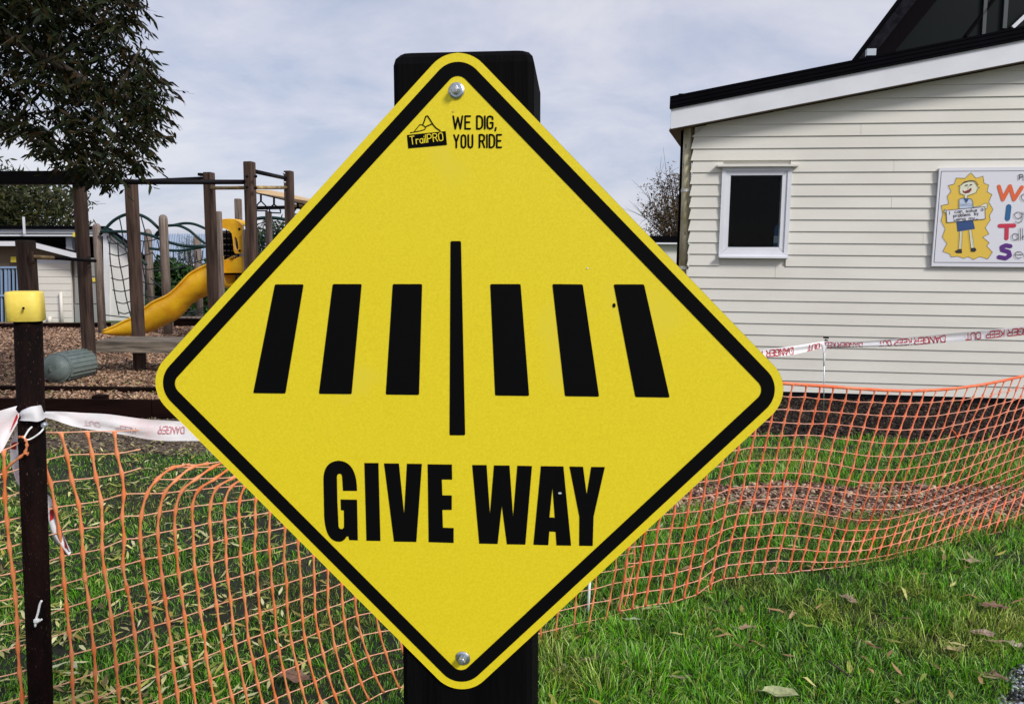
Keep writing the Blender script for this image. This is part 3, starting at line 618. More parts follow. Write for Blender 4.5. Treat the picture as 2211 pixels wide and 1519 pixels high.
MB().prism(yp([(232, 569), (652, 569), (652, 573), (232, 573)], 32.5), (0, .1, 0)).build('gutter', M['white'], bs)
# edging at the far side of the mulch
ed = thing('far_timber_edging', 'dark low timber edging along the far side of the playground', 'edging', PG(60, 712))
MB().prism([PG(-300, 714, .0), PG(237, 708, .0), PG(237, 708, 0) + A(0, 0, .12), PG(-300, 714, 0) + A(0, 0, .12)], (0, .06, 0)).build('board', M['timberdark'], ed)
ed = thing('far_bench_edging', 'pale topped dark edging beyond the foot of the slide', 'edging', PG(420, 706))
pA, pB = PG(375, 706), PG(560, 708)
MB().prism([pA, pB, pB + A(0, 0, .2), pA + A(0, 0, .2)], (0, .06, 0)).build('board', M['timberdark'], ed)
MB().prism([pA + A(0, -.03, .203), pB + A(0, -.03, .203), pB + A(0, -.03, .24), pA + A(0, -.03, .24)], (0, .16, 0)).build('cap_board', M['timbergrey'], ed)

# ------------------------------------------------------------------ trees and hedge beyond
DG = [(.025, .035, .008), (.045, .055, .014), (.07, .065, .018), (.015, .022, .006)]
twig_tree('dense_tree', 'dense dark olive tree above the flat roofed block on the left', base_at(30, 34), zat(40, 380, 34), 3.1, None, 11000, .30, DG, 11, cz=zat(40, 460, 34), rz=1.9)
twig_tree('dense_tree', 'olive tree at the very left edge behind the block', base_at(-110, 35), zat(-110, 370, 35), 2.6, None, 5000, .30, DG, 12, cz=zat(-110, 450, 35), rz=1.9)
twig_tree('small_tree', 'dark green tree behind the two tall posts right of the slide', base_at(600, 26), zat(600, 478, 26), 1.15, None, 3500, .20, [(.015, .035, .014), (.03, .06, .02), (.01, .02, .01)], 14, cz=zat(600, 535, 26), rz=1.0)
twig_tree('shrub', 'sparse light green shrub in front of the blue roof', base_at(410, 20.5), zat(408, 514, 20.5), .38, None, 200, .10, [(.05, .10, .025), (.08, .15, .04), (.02, .05, .02)], 15, sparse=True, cz=zat(400, 545, 20.5), rz=.5)
hd = thing('hedge', 'dark green leafy hedge behind the slide', 'hedge', base_at(370, 19.8))
rg = np.random.default_rng(4); n = 15000; pl = PY(308, 600, 19.6)[0]; pr_ = PY(560, 600, 19.6)[0]
ht = zat(360, 572, 19.6)
c = np.stack([rg.uniform(pl, pr_, n), 19.6 + rg.random(n) ** 2 * 1.0, rg.uniform(0.1, 1, n)], 1)
c[:, 2] = c[:, 2] * (ht + .12 * np.sin(c[:, 0] * 4) + .08 * np.sin(c[:, 0] * 11)); c[:, 1] += .12 * np.sin(c[:, 0] * 5) * np.cos(c[:, 2] * 6)
v, tr, cc = leaves(c, rg, .13, [(.02, .06, .012), (.035, .09, .02), (.012, .035, .01), (.05, .11, .03)], width=.5)
npmesh('foliage', v, tr, M['tint'], cc, hd)
MB().box(A((pl + pr_) / 2, 20.6, ht * .45), (pr_ - pl) / 2 - .1, .25, ht * .43).build('dark_core', M['voidshade'], hd)  # solid dark box standing in for the hedge's shaded inside

fh = thing('hedge', 'far low hedge closing the field behind the sign', 'hedge', A(0, 38, 0))
n = 9000; c = np.stack([rg.uniform(-11, 9.5, n), 38 + rg.random(n) * 1.2, rg.random(n) ** .7 * 1.9], 1); c[:, 2] += .15 * np.sin(c[:, 0] * 2)
v, tr, cc = leaves(c, rg, .35, [(.02, .06, .012), (.035, .08, .02), (.012, .035, .01)], width=.6); npmesh('foliage', v, tr, M['tint'], cc, fh)
MB().box(A(-.75, 38.8, .8), 10.2, .3, .8).build('dark_core', M['voidshade'], fh)  # dark filler box, its colour stands for shade within the leaves
# ------------------------------------------------------------------ playground: timber climbing frame
def vpost(mb_or_none, base, ztop, wd, rot, m_, par, name='post', bev=.015):
    cx, cy = base[0], base[1]; r = math.radians(rot); ex = A(math.cos(r), math.sin(r), 0); ey = A(-math.sin(r), math.cos(r), 0)
    return MB().box(A(cx, cy, ztop / 2 - .05), wd / 2, wd / 2, ztop / 2 + .05, ex, ey).build(name, M[m_], par, bevel=bev)
def at(px, py, Y): p = PY(px, py, Y); return A(p[0], Y, 0)
PR = -12
def bolt(par, p, r=.018, d=(0, -1, 0), l=.03, m_='zinc'):
    p = np.asarray(p, float); d = unit(d); return MB().tube([p, p + d * l * .6, p + d * l], [r, r, r * .5], 8).build('bolt', M[m_], par, smooth=True)
cf = thing('climbing_frame', 'brown timber climbing frame of tall square posts joined by dark and yellow rails', 'climbing frame', PG(300, 790))
PA = at(194, 790, 10.0); zA = zat(178, 372, 10.0); vpost(0, PA, zA, .125, PR, 'timber', cf)
PB = at(302, 780, 11.0); zB = zat(285, 387, 11.0); vpost(0, PB, zB, .135, PR, 'timber', cf)
PC_ = at(463, 700, 11.6); zC = zat(446, 372, 11.6); vpost(0, PC_, zC, .13, PR, 'timber', cf)
PD = at(546, 600, 10.6); zD = zat(540, 349, 10.6); vpost(0, PD, zD, .125, PR, 'timber', cf)
PE = at(628, 560, 12.4); zE = zat(621, 369, 12.4); vpost(0, PE, zE, .125, PR, 'timber', cf)
bm = MB(); bm.beam(PY(-700, 386, 9.9), PY(182, 384, 9.95), .14, .165); bm.build('top_beam', M['blacksteel'], cf, bevel=.01)
vpost(0, at(-640, 700, 9.9), zat(-640, 380, 9.9), .125, PR, 'timber', cf)
def rail(p0, p1, r, m_='blacksteel', par=cf, name='rail'): return MB().tube([p0, p1], r, 10).build(name, M[m_], par, smooth=True)
rail(PY(178, 393, 10.1), PY(548, 393, 10.6), .033); rail(PY(284, 391, 11.0), PY(446, 384, 11.6), .022)
rail(PY(452, 406, 11.6), PY(543, 405, 10.7), .027, 'railyellow'); rail(PY(543, 405, 10.7), PY(620, 405, 12.4), .027, 'railyellow')
rail(PY(545, 369, 10.62), PY(618, 385, 12.4), .030)
for (x, y, Y) in [(533, 381, 10.55), (552, 381, 10.55), (533, 404, 10.55), (552, 406, 10.55)]: bolt(cf, PY(x, y, Y - .06), .022, (.4, -1, 0), .05, 'blacksteel')
for (x, y) in [(614.5, 375), (615.5, 384), (616, 394)]: bolt(cf, PY(x, y, 12.3), .020, (-.2, -1, 0), .04)
MB().box(PY(434, 377, 11.55), .03, .05, .02).build('cap_bracket', M['blacksteel'], cf)
# balance bench: deck between the posts
bn = thing('bench_platform', 'weathered timber bench platform between the climbing frame posts', 'bench', PG(330, 800))
b0 = PY(209, 735, 10.15); b1 = PY(540, 739, 10.15)
for k in range(3):
    o = A(0, .004 + k * .2, 0); MB().prism([b0 + o + A(0, 0, -.035), b1 + o + A(0, 0, -.035), b1 + o, b0 + o], (0, .19, 0)).build('deck_plank', M['bench'], bn, bevel=.005)
MB().prism([b0 + A(0, -.045, -.15), b1 + A(0, -.045, -.15), b1 + A(0, -.045, -.004), b0 + A(0, -.045, -.004)], (0, .045, 0)).build('front_board', M['bench'], bn, bevel=.005)
for x in (300, 480):
    q = PY(x, 760, 10.45); MB().box(A(q[0], 10.45, (b0[2] - .16) / 2), .06, .06, (b0[2] - .16) / 2).build('leg', M['timber'], bn)
# chin-up bar with the short post
cb_ = thing('chin_up_bar', 'low chin-up bar with worn yellow and black paint on a short brown post', 'chin-up bar', at(75, 840, 9.0))
q = at(76, 840, 9.0); vpost(0, q, zat(60, 519, 9.0), .155, PR, 'timber', cb_)
MB().tube([PY(66, 553, 8.9), PY(116, 556.5, 9.25)], .020, 10).build('yellow_bar', M['railyellow'], cb_, smooth=True)
MB().tube([PY(116, 556.5, 9.25), PY(206, 563, 9.9)], .022, 10).build('black_bar', M['blacksteel'], cb_, smooth=True)
for (x, y, Y) in [(68, 553, 8.88), (191, 562, 9.88)]:
    MB().box(PY(x, y, Y), .018, .02, .055).build('bracket', M['timber'], cb_, bevel=.006); bolt(cb_, PY(x + 3, y + 13, Y - .03), .024, (0, -1, 0), .03, 'timber')
# roller barrel
br = thing('roller_barrel', 'grey green ribbed plastic roller barrel near the foot of the climbing frame post', 'barrel', PG(150, 820))
e0 = PY(122, 794, 9.35); e1 = PY(182, 782, 9.95); ax = unit(e1 - e0)
r0_ = .178
MB().tube([e0 - ax * .10, e0 - ax * .085, e0 - ax * .05, e0, e1, e1 + ax * .03, e1 + ax * .04], [r0_ * .35, r0_ * .62, r0_ * .86, r0_, r0_, r0_ * .9, r0_ * .5], 40).build('drum', M['barrel'], br, smooth=True)
s_ = unit(np.cross(ax, A(0, 0, 1))); u_ = np.cross(s_, ax)
MB().tube([e0 - ax * .012, e0 + ax * .012], r0_ * 1.03, 40).build('rim', M['barrel'], br, smooth=True)
for k in range(20):
    a = 2 * math.pi * k / 20; o = (s_ * math.cos(a) + u_ * math.sin(a)); tq = np.cross(ax, o)
    MB().box((e0 + e1) / 2 + o * r0_ + ax * .03, .007, np.linalg.norm(e1 - e0) / 2 - .03, .011, tq, ax, o).build('rib', M['barrel'], br, bevel=.004)
MB().tube(cr([e0 - ax * .09 + u_ * .03, e0 - ax * .13 + u_ * .03, e0 - ax * .13 - u_ * .02, e0 - ax * .09 - u_ * .02], 4), .008, 6).build('axle_loop', M['barrel'], br, smooth=True)
# post standing just behind the capped post
pp_ = thing('short_post', 'grey timber post end seen just right of the yellow capped post', 'post', at(84, 838, 9.0))
q = at(86.5, 830, 8.8); vpost(0, q, 1.0, .07, 0, 'timbergrey', pp_)

# ------------------------------------------------------------------ rope climber with green arches
rc = thing('rope_climber', 'rope net climber with dark green arched tubes between round posts', 'rope climber', PG(290, 722))
def rpost(px0, pxt, pyt, Y, r, m_='timbergrey', par=rc):
    b0 = at(px0, 715, Y); zt_ = zat(pxt, pyt, Y)
    return MB().tube([b0 - A(0, 0, .05), A(b0[0], Y, zt_ - r * 1.2), A(b0[0], Y, zt_ - r * .5), A(b0[0], Y, zt_ - r * .12), A(b0[0], Y, zt_)], [r, r, r * .87, r * .5, r * .1], 14).build('round_post', M[m_], par, smooth=True)
rpost(221, 211, 482, 15.6, .078); rpost(363, 352, 463, 15.4, .085); rpost(329, 323, 494, 18.6, .09); rpost(433, 428, 508, 18.2, .085)
def gtube(pts, Y, r=.032, m_='greensteel', name='arch_tube'): return MB().tube(cr([PY(x, y, Y + (dy if len(p_) > 2 else 0)) for p_ in pts for (x, y, dy) in [(*p_, 0) if len(p_) == 2 else p_]], 5), r, 8).build(name, M[m_], rc, smooth=True)
gtube([(216, 506), (229, 492), (247, 475), (272, 463), (298, 463), (322, 474), (345, 495), (352, 500)], 15.5)
gtube([(218, 500), (245, 500), (272, 500), (300, 503), (325, 508), (352, 519), (372, 525), (400, 531), (445, 532)], 15.45, .03)
gtube([(228, 494), (250, 512), (275, 532), (300, 555), (316, 572)], 15.5, .034)
gtube([(352, 494), (340, 502), (335, 512), (350, 500)], 15.6, .03)
gtube([(362, 487), (385, 487), (408, 497), (428, 514), (443, 526)], 15.5, .028)
gtube([(375, 486), (398, 482), (420, 484), (445, 494)], 17.5, .03)
gtube([(322, 536), (350, 539), (385, 541), (415, 537), (445, 532)], 17.0, .03)
def rp_(pts, Y, r=.012): return MB().tube(cr([PY(x, y, Y) for x, y in pts], 4), r, 5, caps=False).build('rope', M['rope'], rc, smooth=True)
# main hanging net: 3 falls and cross ropes (close-up pixels)
rp_([(231, 510), (236, 527), (238, 560), (243, 600), (249, 640), (257, 680)], 15.4); rp_([(254, 522), (257, 560), (265, 600), (272, 640), (283, 685)], 15.4)
rp_([(231, 509), (250, 524), (272, 541), (277, 560), (281, 600), (286, 640)], 15.4)
for (x0, x1, y0, sg_) in [(233, 272, 524, 2), (235, 276, 547, 5), (237, 279, 573, 4), (240, 281, 600, 5), (243, 283, 626, 3), (250, 283, 651, 4), (255, 284, 673, 4), (228, 284, 680, 3)]:
    rp_([(x0, y0), ((x0 + x1) / 2, y0 + sg_), (x1, y0 - 1 if y0 < 680 else 686)], 15.4)
rp_([(258, 471), (262, 490), (267, 520), (274, 548)], 15.45); rp_([(304, 466), (312, 495), (319, 520), (322, 545)], 15.45)
for (x0, y0, x1, y1) in [(296, 520, 350, 512), (296, 548, 330, 545), (303, 580, 345, 575), (304, 607, 350, 612), (305, 635, 350, 640), (310, 520, 306, 560), (306, 560, 318, 625), (340, 519, 352, 560), (330, 545, 372, 610)]:
    rp_([(x0, y0), ((x0 + x1) / 2, (y0 + y1) / 2 + 4), (x1, y1)], 16.2)
for k, x in enumerate([374, 386, 398, 411, 424]): rp_([(x, 541), (x + 2, 560), (x + 8, 568), (x + 12, 558), (x + 13, 541)], 17.0)
for (x0, y0, x1, y1) in [(330, 585, 440, 560), (325, 600, 395, 650), (335, 640, 395, 640), (404, 660, 440, 675), (395, 672, 445, 660), (390, 678, 440, 668)]:
    rp_([(x0, y0), ((x0 + x1) / 2, (y0 + y1) / 2 + 6), (x1, y1)], 17.5, .014)

# ------------------------------------------------------------------ slide
sd_ = thing('playground_slide', 'curving yellow plastic slide with yellow arched hood at its top platform', 'slide', PG(250, 727))
rim = [(222, 714), (249, 703), (266, 694), (284, 686), (308, 668), (328, 653), (358, 639), (374, 627), (388, 613), (407, 593), (425, 582), (443, 573), (482, 553)]
low = [(224, 722), (246, 726), (266, 727.5), (284, 726), (312, 718), (338, 706), (368, 691), (386, 674), (398, 660), (417, 647), (432, 641), (450, 634), (486, 618)]
SY = 13.6; RW = cr(rim, 4); LW = cr(low, 4); ns = len(RW); prof = 11; vs = []
for i in range(ns):
    a_ = PY(*RW[i], SY); b_ = PY(*LW[i], SY); Wd = .55 * min(1, .45 + i / 14.); h = a_[2] - b_[2]
    for k in range(prof):
        t = math.pi * k / (prof - 1); yy = (1 - math.cos(t)) / 2 * Wd; zz = -abs(math.sin(t)) ** .75 * h
        bulge = .05 * math.sin(2 * t) if k < prof / 2 else .05 * math.sin(2 * t)
        f = (1 - abs(math.cos(t)))
        vs.append(a_ * (1 - f) + A(b_[0], a_[1], a_[2]) * f + A(0, yy - (.05 * math.sin(min(t, math.pi - t) * 2) * (1 if t < math.pi / 2 else -1)), zz))
mb = MB().add(vs, [(i * prof + k, i * prof + k + 1, (i + 1) * prof + k + 1, (i + 1) * prof + k) for i in range(ns - 1) for k in range(prof - 1)])
mb.build('chute', M['slide'], sd_, smooth=True, solid=.012)
MB().tube([PY(*p, SY - .01) for p in RW], .022, 8).build('rim', M['slide'], sd_, smooth=True)
MB().tube([PY(*p, SY - .01) + A(0, .55 * min(1, .45 + i / 14.), 0) for i, p in enumerate(RW)], .022, 8).build('rim', M['slide'], sd_, smooth=True)
mid = [((r_[0] * .55 + l_[0] * .45), (r_[1] * .55 + l_[1] * .45)) for r_, l_ in zip(RW, LW)]
MB().tube([PY(*m_, SY + .012) for m_ in mid], .004, 5).build('seam', M['blacksteel'], sd_)
def zz2(p, Y): return PY(420 + p[0] / 6.904, 340 + p[1] / 6.904, Y)
HY = 13.9
arch_o = [(282, 1330), (275, 1180), (272, 1060), (285, 985), (330, 955), (430, 930), (520, 922), (600, 930), (655, 955), (712, 1015), (722, 1425), (610, 1425), (585, 1380), (572, 1220), (558, 1130), (520, 1085), (470, 1060), (420, 1045), (360, 1060), (325, 1110), (312, 1200), (325, 1340)]
MB().prism([zz2(p, HY) for p in arch_o], (0, .08, 0), [[zz2(p, HY) for p in [(600, 1180), (625, 1200), (645, 1270), (650, 1350), (632, 1388), (610, 1370), (592, 1300), (588, 1220)]]]).build('hood_front', M['slide'], sd_, bevel=.015)
hoodtop = cr([(285, 990), (340, 948), (430, 925), (520, 918), (600, 925), (660, 955), (712, 1010)], 4)
MB().strip([zz2(p, HY + .08) for p in hoodtop], [zz2(p, HY + .08) + A(.0, .6, 0) for p in hoodtop]).build('hood_roof', M['slide'], sd_, smooth=True, solid=.02)
for p in [(670, 1065), (675, 1388), (358, 1018)]: bolt(sd_, zz2(p, HY - .001), .022, (0, -1, 0), .02, 'blacksteel')
MB().prism([PY(x, y, HY - .05) for x, y in [(485, 588), (484, 570), (490, 561), (500, 564), (506, 561), (514, 556), (524, 554.5), (526, 558), (526, 588)]], (0, .06, 0)).build('side_panel', M['slide'], sd_, bevel=.012)
MB().prism([PY(x, y, HY - .1) for x, y in [(462, 585), (462, 557), (470, 553), (480, 555), (483, 588)]], (0, .06, 0)).build('side_panel', M['slide'], sd_, bevel=.012)
MB().prism([PY(x, y, HY + .05) for x, y in [(470, 587), (600, 588), (600, 594), (470, 593)]], (0, .9, 0)).build('deck', M['blacksteel'], sd_)
for x0, xt, yt, Y, wd, m_ in [(478, 473, 456, 13.3, .095, 'timbergrey'), (521, 518, 429, 14.9, .11, 'timbergrey'), (585, 582, 456, 14.2, .095, 'timbergrey'), (532, 529, 495, 13.8, .05, 'timbergrey')]:
    vpost(0, at(x0, 650, Y), zat(xt, yt, Y), wd, PR, m_, sd_)
MB().prism([PY(x, y, 14.9) for x, y in [(480, 498), (524, 498), (524, 586), (480, 586)]], (0, .04, 0)).build('back_panel', M['darkwood'], sd_)
for y in (502, 515, 528, 541, 552, 565): MB().tube([PY(481, y, 14.8), PY(523, y + 1, 14.8)], .014, 6).build('rung', M['timbergrey'], sd_, smooth=True)
for x in (489, 497, 514): MB().tube([PY(x, 496, 14.75), PY(x + 1, 588, 14.75)], .014, 6).build('climbing_bar', M['darkwood'], sd_, smooth=True)
for x, w_ in ((488, .06), (500, .22)): MB().box(PY(x, 606, 14.2), w_ / 2, .04, .12).build('step_block', M['timbergrey'], sd_)

# ------------------------------------------------------------------ overhead ring bar
ob = thing('ring_bar', 'tan overhead beam with black trapeze rings hanging from it', 'ring bar', at(600, 600, 15))
MB().prism([PY(552, 410.5, 13.4), PY(585, 411, 13.4), PY(720, 443, 11.8), PY(720, 456, 11.8), PY(552, 415.5, 13.4)], (.1, .5, 0)).build('beam', mat('tan paint', (.62, .42, .20), .5), ob)
MB().tube([PY(553, 416.5, 13.38), PY(720, 457, 11.78)], .012, 6).build('beam_edge', M['blacksteel'], ob)
MB().tube([PY(553, 449, 15), PY(700, 446, 15)], .035, 8).build('rail', M['blacksteel'], ob, smooth=True); MB().tube([PY(625, 444, 14), PY(720, 440, 13)], .03, 8).build('rail', M['railyellow'], ob, smooth=True)
def ring(top, apex, l_, r_, bl_, br_, Y):
    MB().tube([PY(*top, Y), PY(*apex, Y)], .018, 6).build('chain', M['blacksteel'], ob)
    MB().tube(cr([PY(*q, Y) for q in [apex, l_, bl_]], 3) + cr([PY(*q, Y) for q in [br_, r_, apex]], 3), .012, 6).build('ring', M['blacksteel'], ob, smooth=True)
ring((563.4, 420), (563.4, 434), (555, 443), (575, 446), (555, 455), (577, 455), 13.4)
ring((591.6, 426), (591.6, 441), (583, 449), (604, 451), (582, 459), (606, 460), 13.0); ring((643, 438), (643, 446), (636, 455), (655, 458), (634, 462), (656, 464), 12.5)
gtube2 = MB().tube(cr([PY(x, y, 16) for x, y in [(530, 482), (545, 474), (575, 470), (605, 472), (640, 480)]], 4), .035, 8).build('arch_tube', M['greensteel'], ob, smooth=True)

# ------------------------------------------------------------------ timber edging of the play area, near side
te = thing('timber_edging', 'dark brown timber edging boards along the near side of the play area', 'edging', PG(200, 910))
def yz(px, py, Y): return PY(px, py, Y)
y_near = 7.42; zt_ = zat(200, 861, y_near)
xa, xb = yz(-250, 900, y_near)[0], yz(1060, 900, y_near)[0]
xs = [xa, yz(130, 900, y_near)[0] - 1.1, yz(330, 900, y_near)[0], xb]
for a_, b_ in zip(xs, xs[1:]): MB().box(A((a_ + b_) / 2, y_near, zt_ / 2), (b_ - a_) / 2 - .004, .024, zt_ / 2).build('board', M['timberdark'], te, bevel=.006)
BB = 8.80; z2 = zat(200, 837, BB) + .012
for a_, b_ in [(xs[0] * 1.3, xs[2] - .9), (xs[2] - .892, xs[3])]: MB().box(A((a_ + b_) / 2, BB, z2 / 2), (b_ - a_) / 2, .05, z2 / 2).build('back_board', M['timberdark'], te, bevel=.006)
for px in (-60, 228, 500):
    q = yz(px, 855, 7.6); MB().box(A(q[0], 7.50, zt_ * .5 + .01), .06, .05, zt_ * .5 + .015).build('peg', M['timberdark'], te)
# ------------------------------------------------------------------ the GIVE WAY sign on its post
SC = A(-.0564, .8051, 1.4653)
SX = unit(A(.99659, -.08188, .01058)); SNn = -unit(A(.08198, .99658, -.00997)); SZ = np.cross(SNn, SX) * -1
if SZ[2] < 0: SZ = -SZ
def sgn(px, py, off=0.0): return PP(px, py, SC + SNn * off, SNn)
corners = [(987.6, 80.4), (1723.6, 842.9), (995, 1513.8), (307.6, 827.8)]
# projective map of the unit diamond (top, right, bottom, left) -> photo pixels
def homography(src, dst):
    a = []; b = []
    for (x, y), (u, v) in zip(src, dst):
        a += [[x, y, 1, 0, 0, 0, -u * x, -u * y], [0, 0, 0, x, y, 1, -v * x, -v * y]]; b += [u, v]
    h = np.linalg.solve(np.array(a, float), np.array(b, float)); return np.append(h, 1).reshape(3, 3)
HM = homography([(0, 1), (1, 0), (0, -1), (-1, 0)], corners)
def dia(x, y, off): q = HM @ A(x, y, 1); return sgn(q[0] / q[2], q[1] / q[2], off)
def rdia(inset, r, n=14):
    """diamond with sharp half diagonal 1, inset perpendicular, corner radius r"""
    h = 1 - inset * math.sqrt(2); pts = []
    for k in range(4):
        a = math.pi / 2 - k * math.pi / 2; cx, cy = (h - r * math.sqrt(2)) * math.cos(a), (h - r * math.sqrt(2)) * math.sin(a)
        for i in range(n + 1):
            t = a + math.pi / 4 - (math.pi / 2) * i / n; pts.append((cx + r * math.cos(t), cy + r * math.sin(t)))
    return pts
sign = thing('give_way_sign', 'yellow diamond GIVE WAY sign with black border and striped crossing symbol on black post', 'road sign', SC - A(0, 0, .35))
o_ = rdia(0, .103)
MB().prism([dia(x, y, 0) for x, y in o_], -SNn * .0022).build('panel', M['yellow'], sign, bevel=.0004)
bo, bi = rdia(.0245, .078), rdia(.0655, .032)
n = len(bo); mb = MB(); mb.add([dia(x, y, .0004) for x, y in bo] + [dia(x, y, .0004) for x, y in bi], [(i, (i + 1) % n, n + (i + 1) % n, n + i) for i in range(n)]); mb.build('border', M['black'], sign)
def zc(ox, oy, s, pts): return [(ox + x / s, oy + y / s) for x, y in pts]
bars = [zc(530, 500, 3.302, b) for b in ([(210, 375), (415, 375), (285, 1153), (55, 1150)], [(622, 373), (829, 373), (757, 1157), (523, 1155)], [(1050, 373), (1260, 373), (1238, 1163), (1000, 1160)])]
bars += [zc(960, 500, 3.302, b) for b in ([(42, 67), (117, 67), (147, 1450), (35, 1450)], [(325, 373), (542, 373), (603, 1170), (360, 1167)], [(768, 373), (985, 375), (1102, 1175), (858, 1172)], [(1205, 375), (1422, 375), (1605, 1181), (1360, 1178)])]
for k, b in enumerate(bars): MB().flat([sgn(x, y, .0004) for x, y in rounded(b, 3.5, 4)]).build('centre_line' if k == 3 else 'crossing_stripe', M['black'], sign)
def q3(p0, p1, p2, n=6): return [((1 - t) ** 2 * p0[0] + 2 * t * (1 - t) * p1[0] + t * t * p2[0], (1 - t) ** 2 * p0[1] + 2 * t * (1 - t) * p1[1] + t * t * p2[1]) for t in [i / n for i in range(n + 1)]]
Gp = q3((127, 380), (127, 110), (350, 95), 9) + q3((350, 95), (625, 105), (628, 545), 10) + [(418, 545), (405, 330)] + q3((402, 320), (395, 290), (368, 290), 4) + q3((368, 290), (330, 290), (328, 340), 4) + [(335, 700), (352, 1060)] + q3((352, 1070), (358, 1112), (396, 1114), 4) + q3((396, 1114), (430, 1112), (434, 1070), 4) + [(432, 838), (388, 832), (382, 672), (628, 676), (640, 1282), (512, 1278), (498, 1222)] + [(470, 1228)] + q3((460, 1245), (425, 1300), (365, 1302), 5) + q3((330, 1300), (150, 1270), (137, 900), 9)
letters = {'g': (680, [Gp]), 'i': (680, [[(737, 130), (947, 130), (977, 1291), (768, 1287)]]),
 'v': (680, [[(1030, 135), (1252, 137), (1330, 890), (1372, 140), (1595, 143), (1512, 1305), (1178, 1300)]]),
 'e': (680, [[(1680, 148), (2042, 152), (2046, 378), (1892, 376), (1900, 610), (2040, 612), (2040, 828), (1900, 828), (1908, 1092), (2068, 1098), (2068, 1320), (1695, 1308)]]),
 'w': (1000, [[(135, 160), (350, 160), (400, 890), (460, 165), (692, 167), (745, 930), (808, 170), (1027, 174), (928, 1345), (652, 1340), (577, 770), (515, 1335), (240, 1330)]]),
 'a': (1000, [[(1160, 176), (1495, 180), (1610, 1360), (1392, 1357), (1378, 1155), (1285, 1150), (1270, 1353), (1048, 1348)], [(1332, 500), (1366, 942), (1287, 940)]]),
 'y': (1000, [[(1585, 182), (1788, 185), (1842, 600), (1910, 187), (2113, 190), (1945, 930), (1932, 1364), (1730, 1362), (1732, 930)]])}
for k, (ox, loops) in letters.items():
    lp = [[sgn(x, y, .0004) for x, y in zc(ox, 980, 6.903, l_)] for l_ in loops]
    MB().flat(lp[0], lp[1:]).build('letter_' + k, M['black'], sign)
# small print: slogan and logo
mb = MB(); sp_ = lambda x, y: sgn(x, y, .0004)
K = 8.844; oz = lambda x, y: (860 + x / K, 230 + y / K)
def sl_(t, p0, p1, h, hw, g): lettering_px(mb, t, oz(*p0), oz(*p1), h / K, hw, sp_, g)
sl_('WE', (1050, 425), (1375, 425), 240, 1.9, .22); sl_('DIG,', (1502, 425), (1862, 425), 240, 1.9, .2)
sl_('YOU', (1065, 785), (1418, 785), 240, 1.9, .22); sl_('RIDE', (1552, 780), (1968, 780), 240, 1.9, .2)
stagger(mb, SNn, .000004).build('slogan', M['black'], sign)
mb = MB()
MB().flat([sp_(*oz(x, y)) for x, y in [(165, 545), (905, 470), (930, 735), (190, 800)]]).build('logo_plate', M['black'], sign)
for pts, hw in [([(310, 470), (360, 410), (405, 350), (440, 345), (500, 375), (520, 410), (505, 440), (400, 470), (230, 500)], .9), ([(470, 345), (500, 270), (525, 190), (560, 180), (600, 240), (660, 340), (720, 410), (800, 462)], 1.3), ([(525, 385), (640, 335)], 1.1)]:
    stroke_poly(mb, [oz(*p) for p in pts], hw, sp_)
stagger(mb, SNn, .000004).build('logo_mountain', M['black'], sign)
mb = MB(); sp2 = lambda x, y: sgn(x, y, .0008)
yu = A(math.sin(-.09), -math.cos(.09))
lettering_px(mb, 'TrailPRO', oz(232, 725), oz(858, 650), 150 / K, 1.0, sp2, .2)
stagger(mb, SNn, .000004).build('logo_lettering', M['yellow'], sign)
def blot(px, py, r, sx=1, m_='black'): MB().flat([sgn(px + r * math.cos(a) * sx, py + r * math.sin(a), .0006) for a in np.linspace(0, 6.283, 10)[:-1]]).build('speck', M[m_], sign)
blot(1326, 659, 5, .7); blot(979, 240, 2.5, 1, 'postergold'); blot(1209, 1064, 2.4, 1.6, 'smallpale'); blot(1269, 579, 2, 1, 'board')
def screw(px, py, tilt):
    c = sgn(px, py, .0); n_ = unit(SNn + A(*tilt))
    wr_ = MB().tube([c, c + n_ * .0014, c + n_ * .0026], [.0084, .0084, .0066], 28).build('screw_washer', M['zinc'], sign, smooth=False, bevel=.0003)
    hx = MB().tube([c + n_ * .0024, c + n_ * .0075, c + n_ * .0085], [.0046, .0046, .0038], 6).build('screw_head', M['zinc'], sign, bevel=.0004)
    MB().tube([c + n_ * .0086, c + n_ * .0088], [.0022, .0018], 12).build('screw_recess', M['alu'], sign)
screw(986, 196, (-.10, 0, .02)); screw(1000, 1419, (-.12, 0, -.12))
# post
post = thing('sign_post', 'thick square black timber post behind the yellow sign', 'post', A(SC[0], SC[1] + .07, 0))
pl_, pr2 = -.0672, .0790; pd = .150; py_top = np.dot(sgn(990, 132) - SC, SZ) + .012
pm = MB()
def PO(a, b, z): return SC + SX * a - SNn * b + SZ * z
zb_ = -SC[2] / SZ[2] - .1
cw_ = (pr2 - pl_) / 2; cc_ = (pr2 + pl_) / 2
ring_ = lambda ins, z, c=.006: [PO(cc_ + sx * (cw_ - ins - (c if abs(i) else 0)), .0028 + (pd / 2) + sy * (pd / 2 - ins - (0 if abs(i) else c)), z) for sx, sy, i in [(-1, -1, 0), (-1, -1, 1), (1, -1, 1), (1, -1, 0), (1, 1, 0), (1, 1, 1), (-1, 1, 1), (-1, 1, 0)]]
zs = [(0, zb_), (0, py_top - .013), (.0018, py_top - .006), (.006, py_top - .001), (.012, py_top + .001)]
vs = []; fs = []
for ins, z in zs: vs += ring_(ins, z)
for i in range(len(zs) - 1):
    for k in range(8): fs.append((i * 8 + k, i * 8 + (k + 1) % 8, (i + 1) * 8 + (k + 1) % 8, (i + 1) * 8 + k))
fs.append(tuple(range((len(zs) - 1) * 8, len(zs) * 8)))
MB().add(vs, fs).build('shaft', M['postblack'], post)

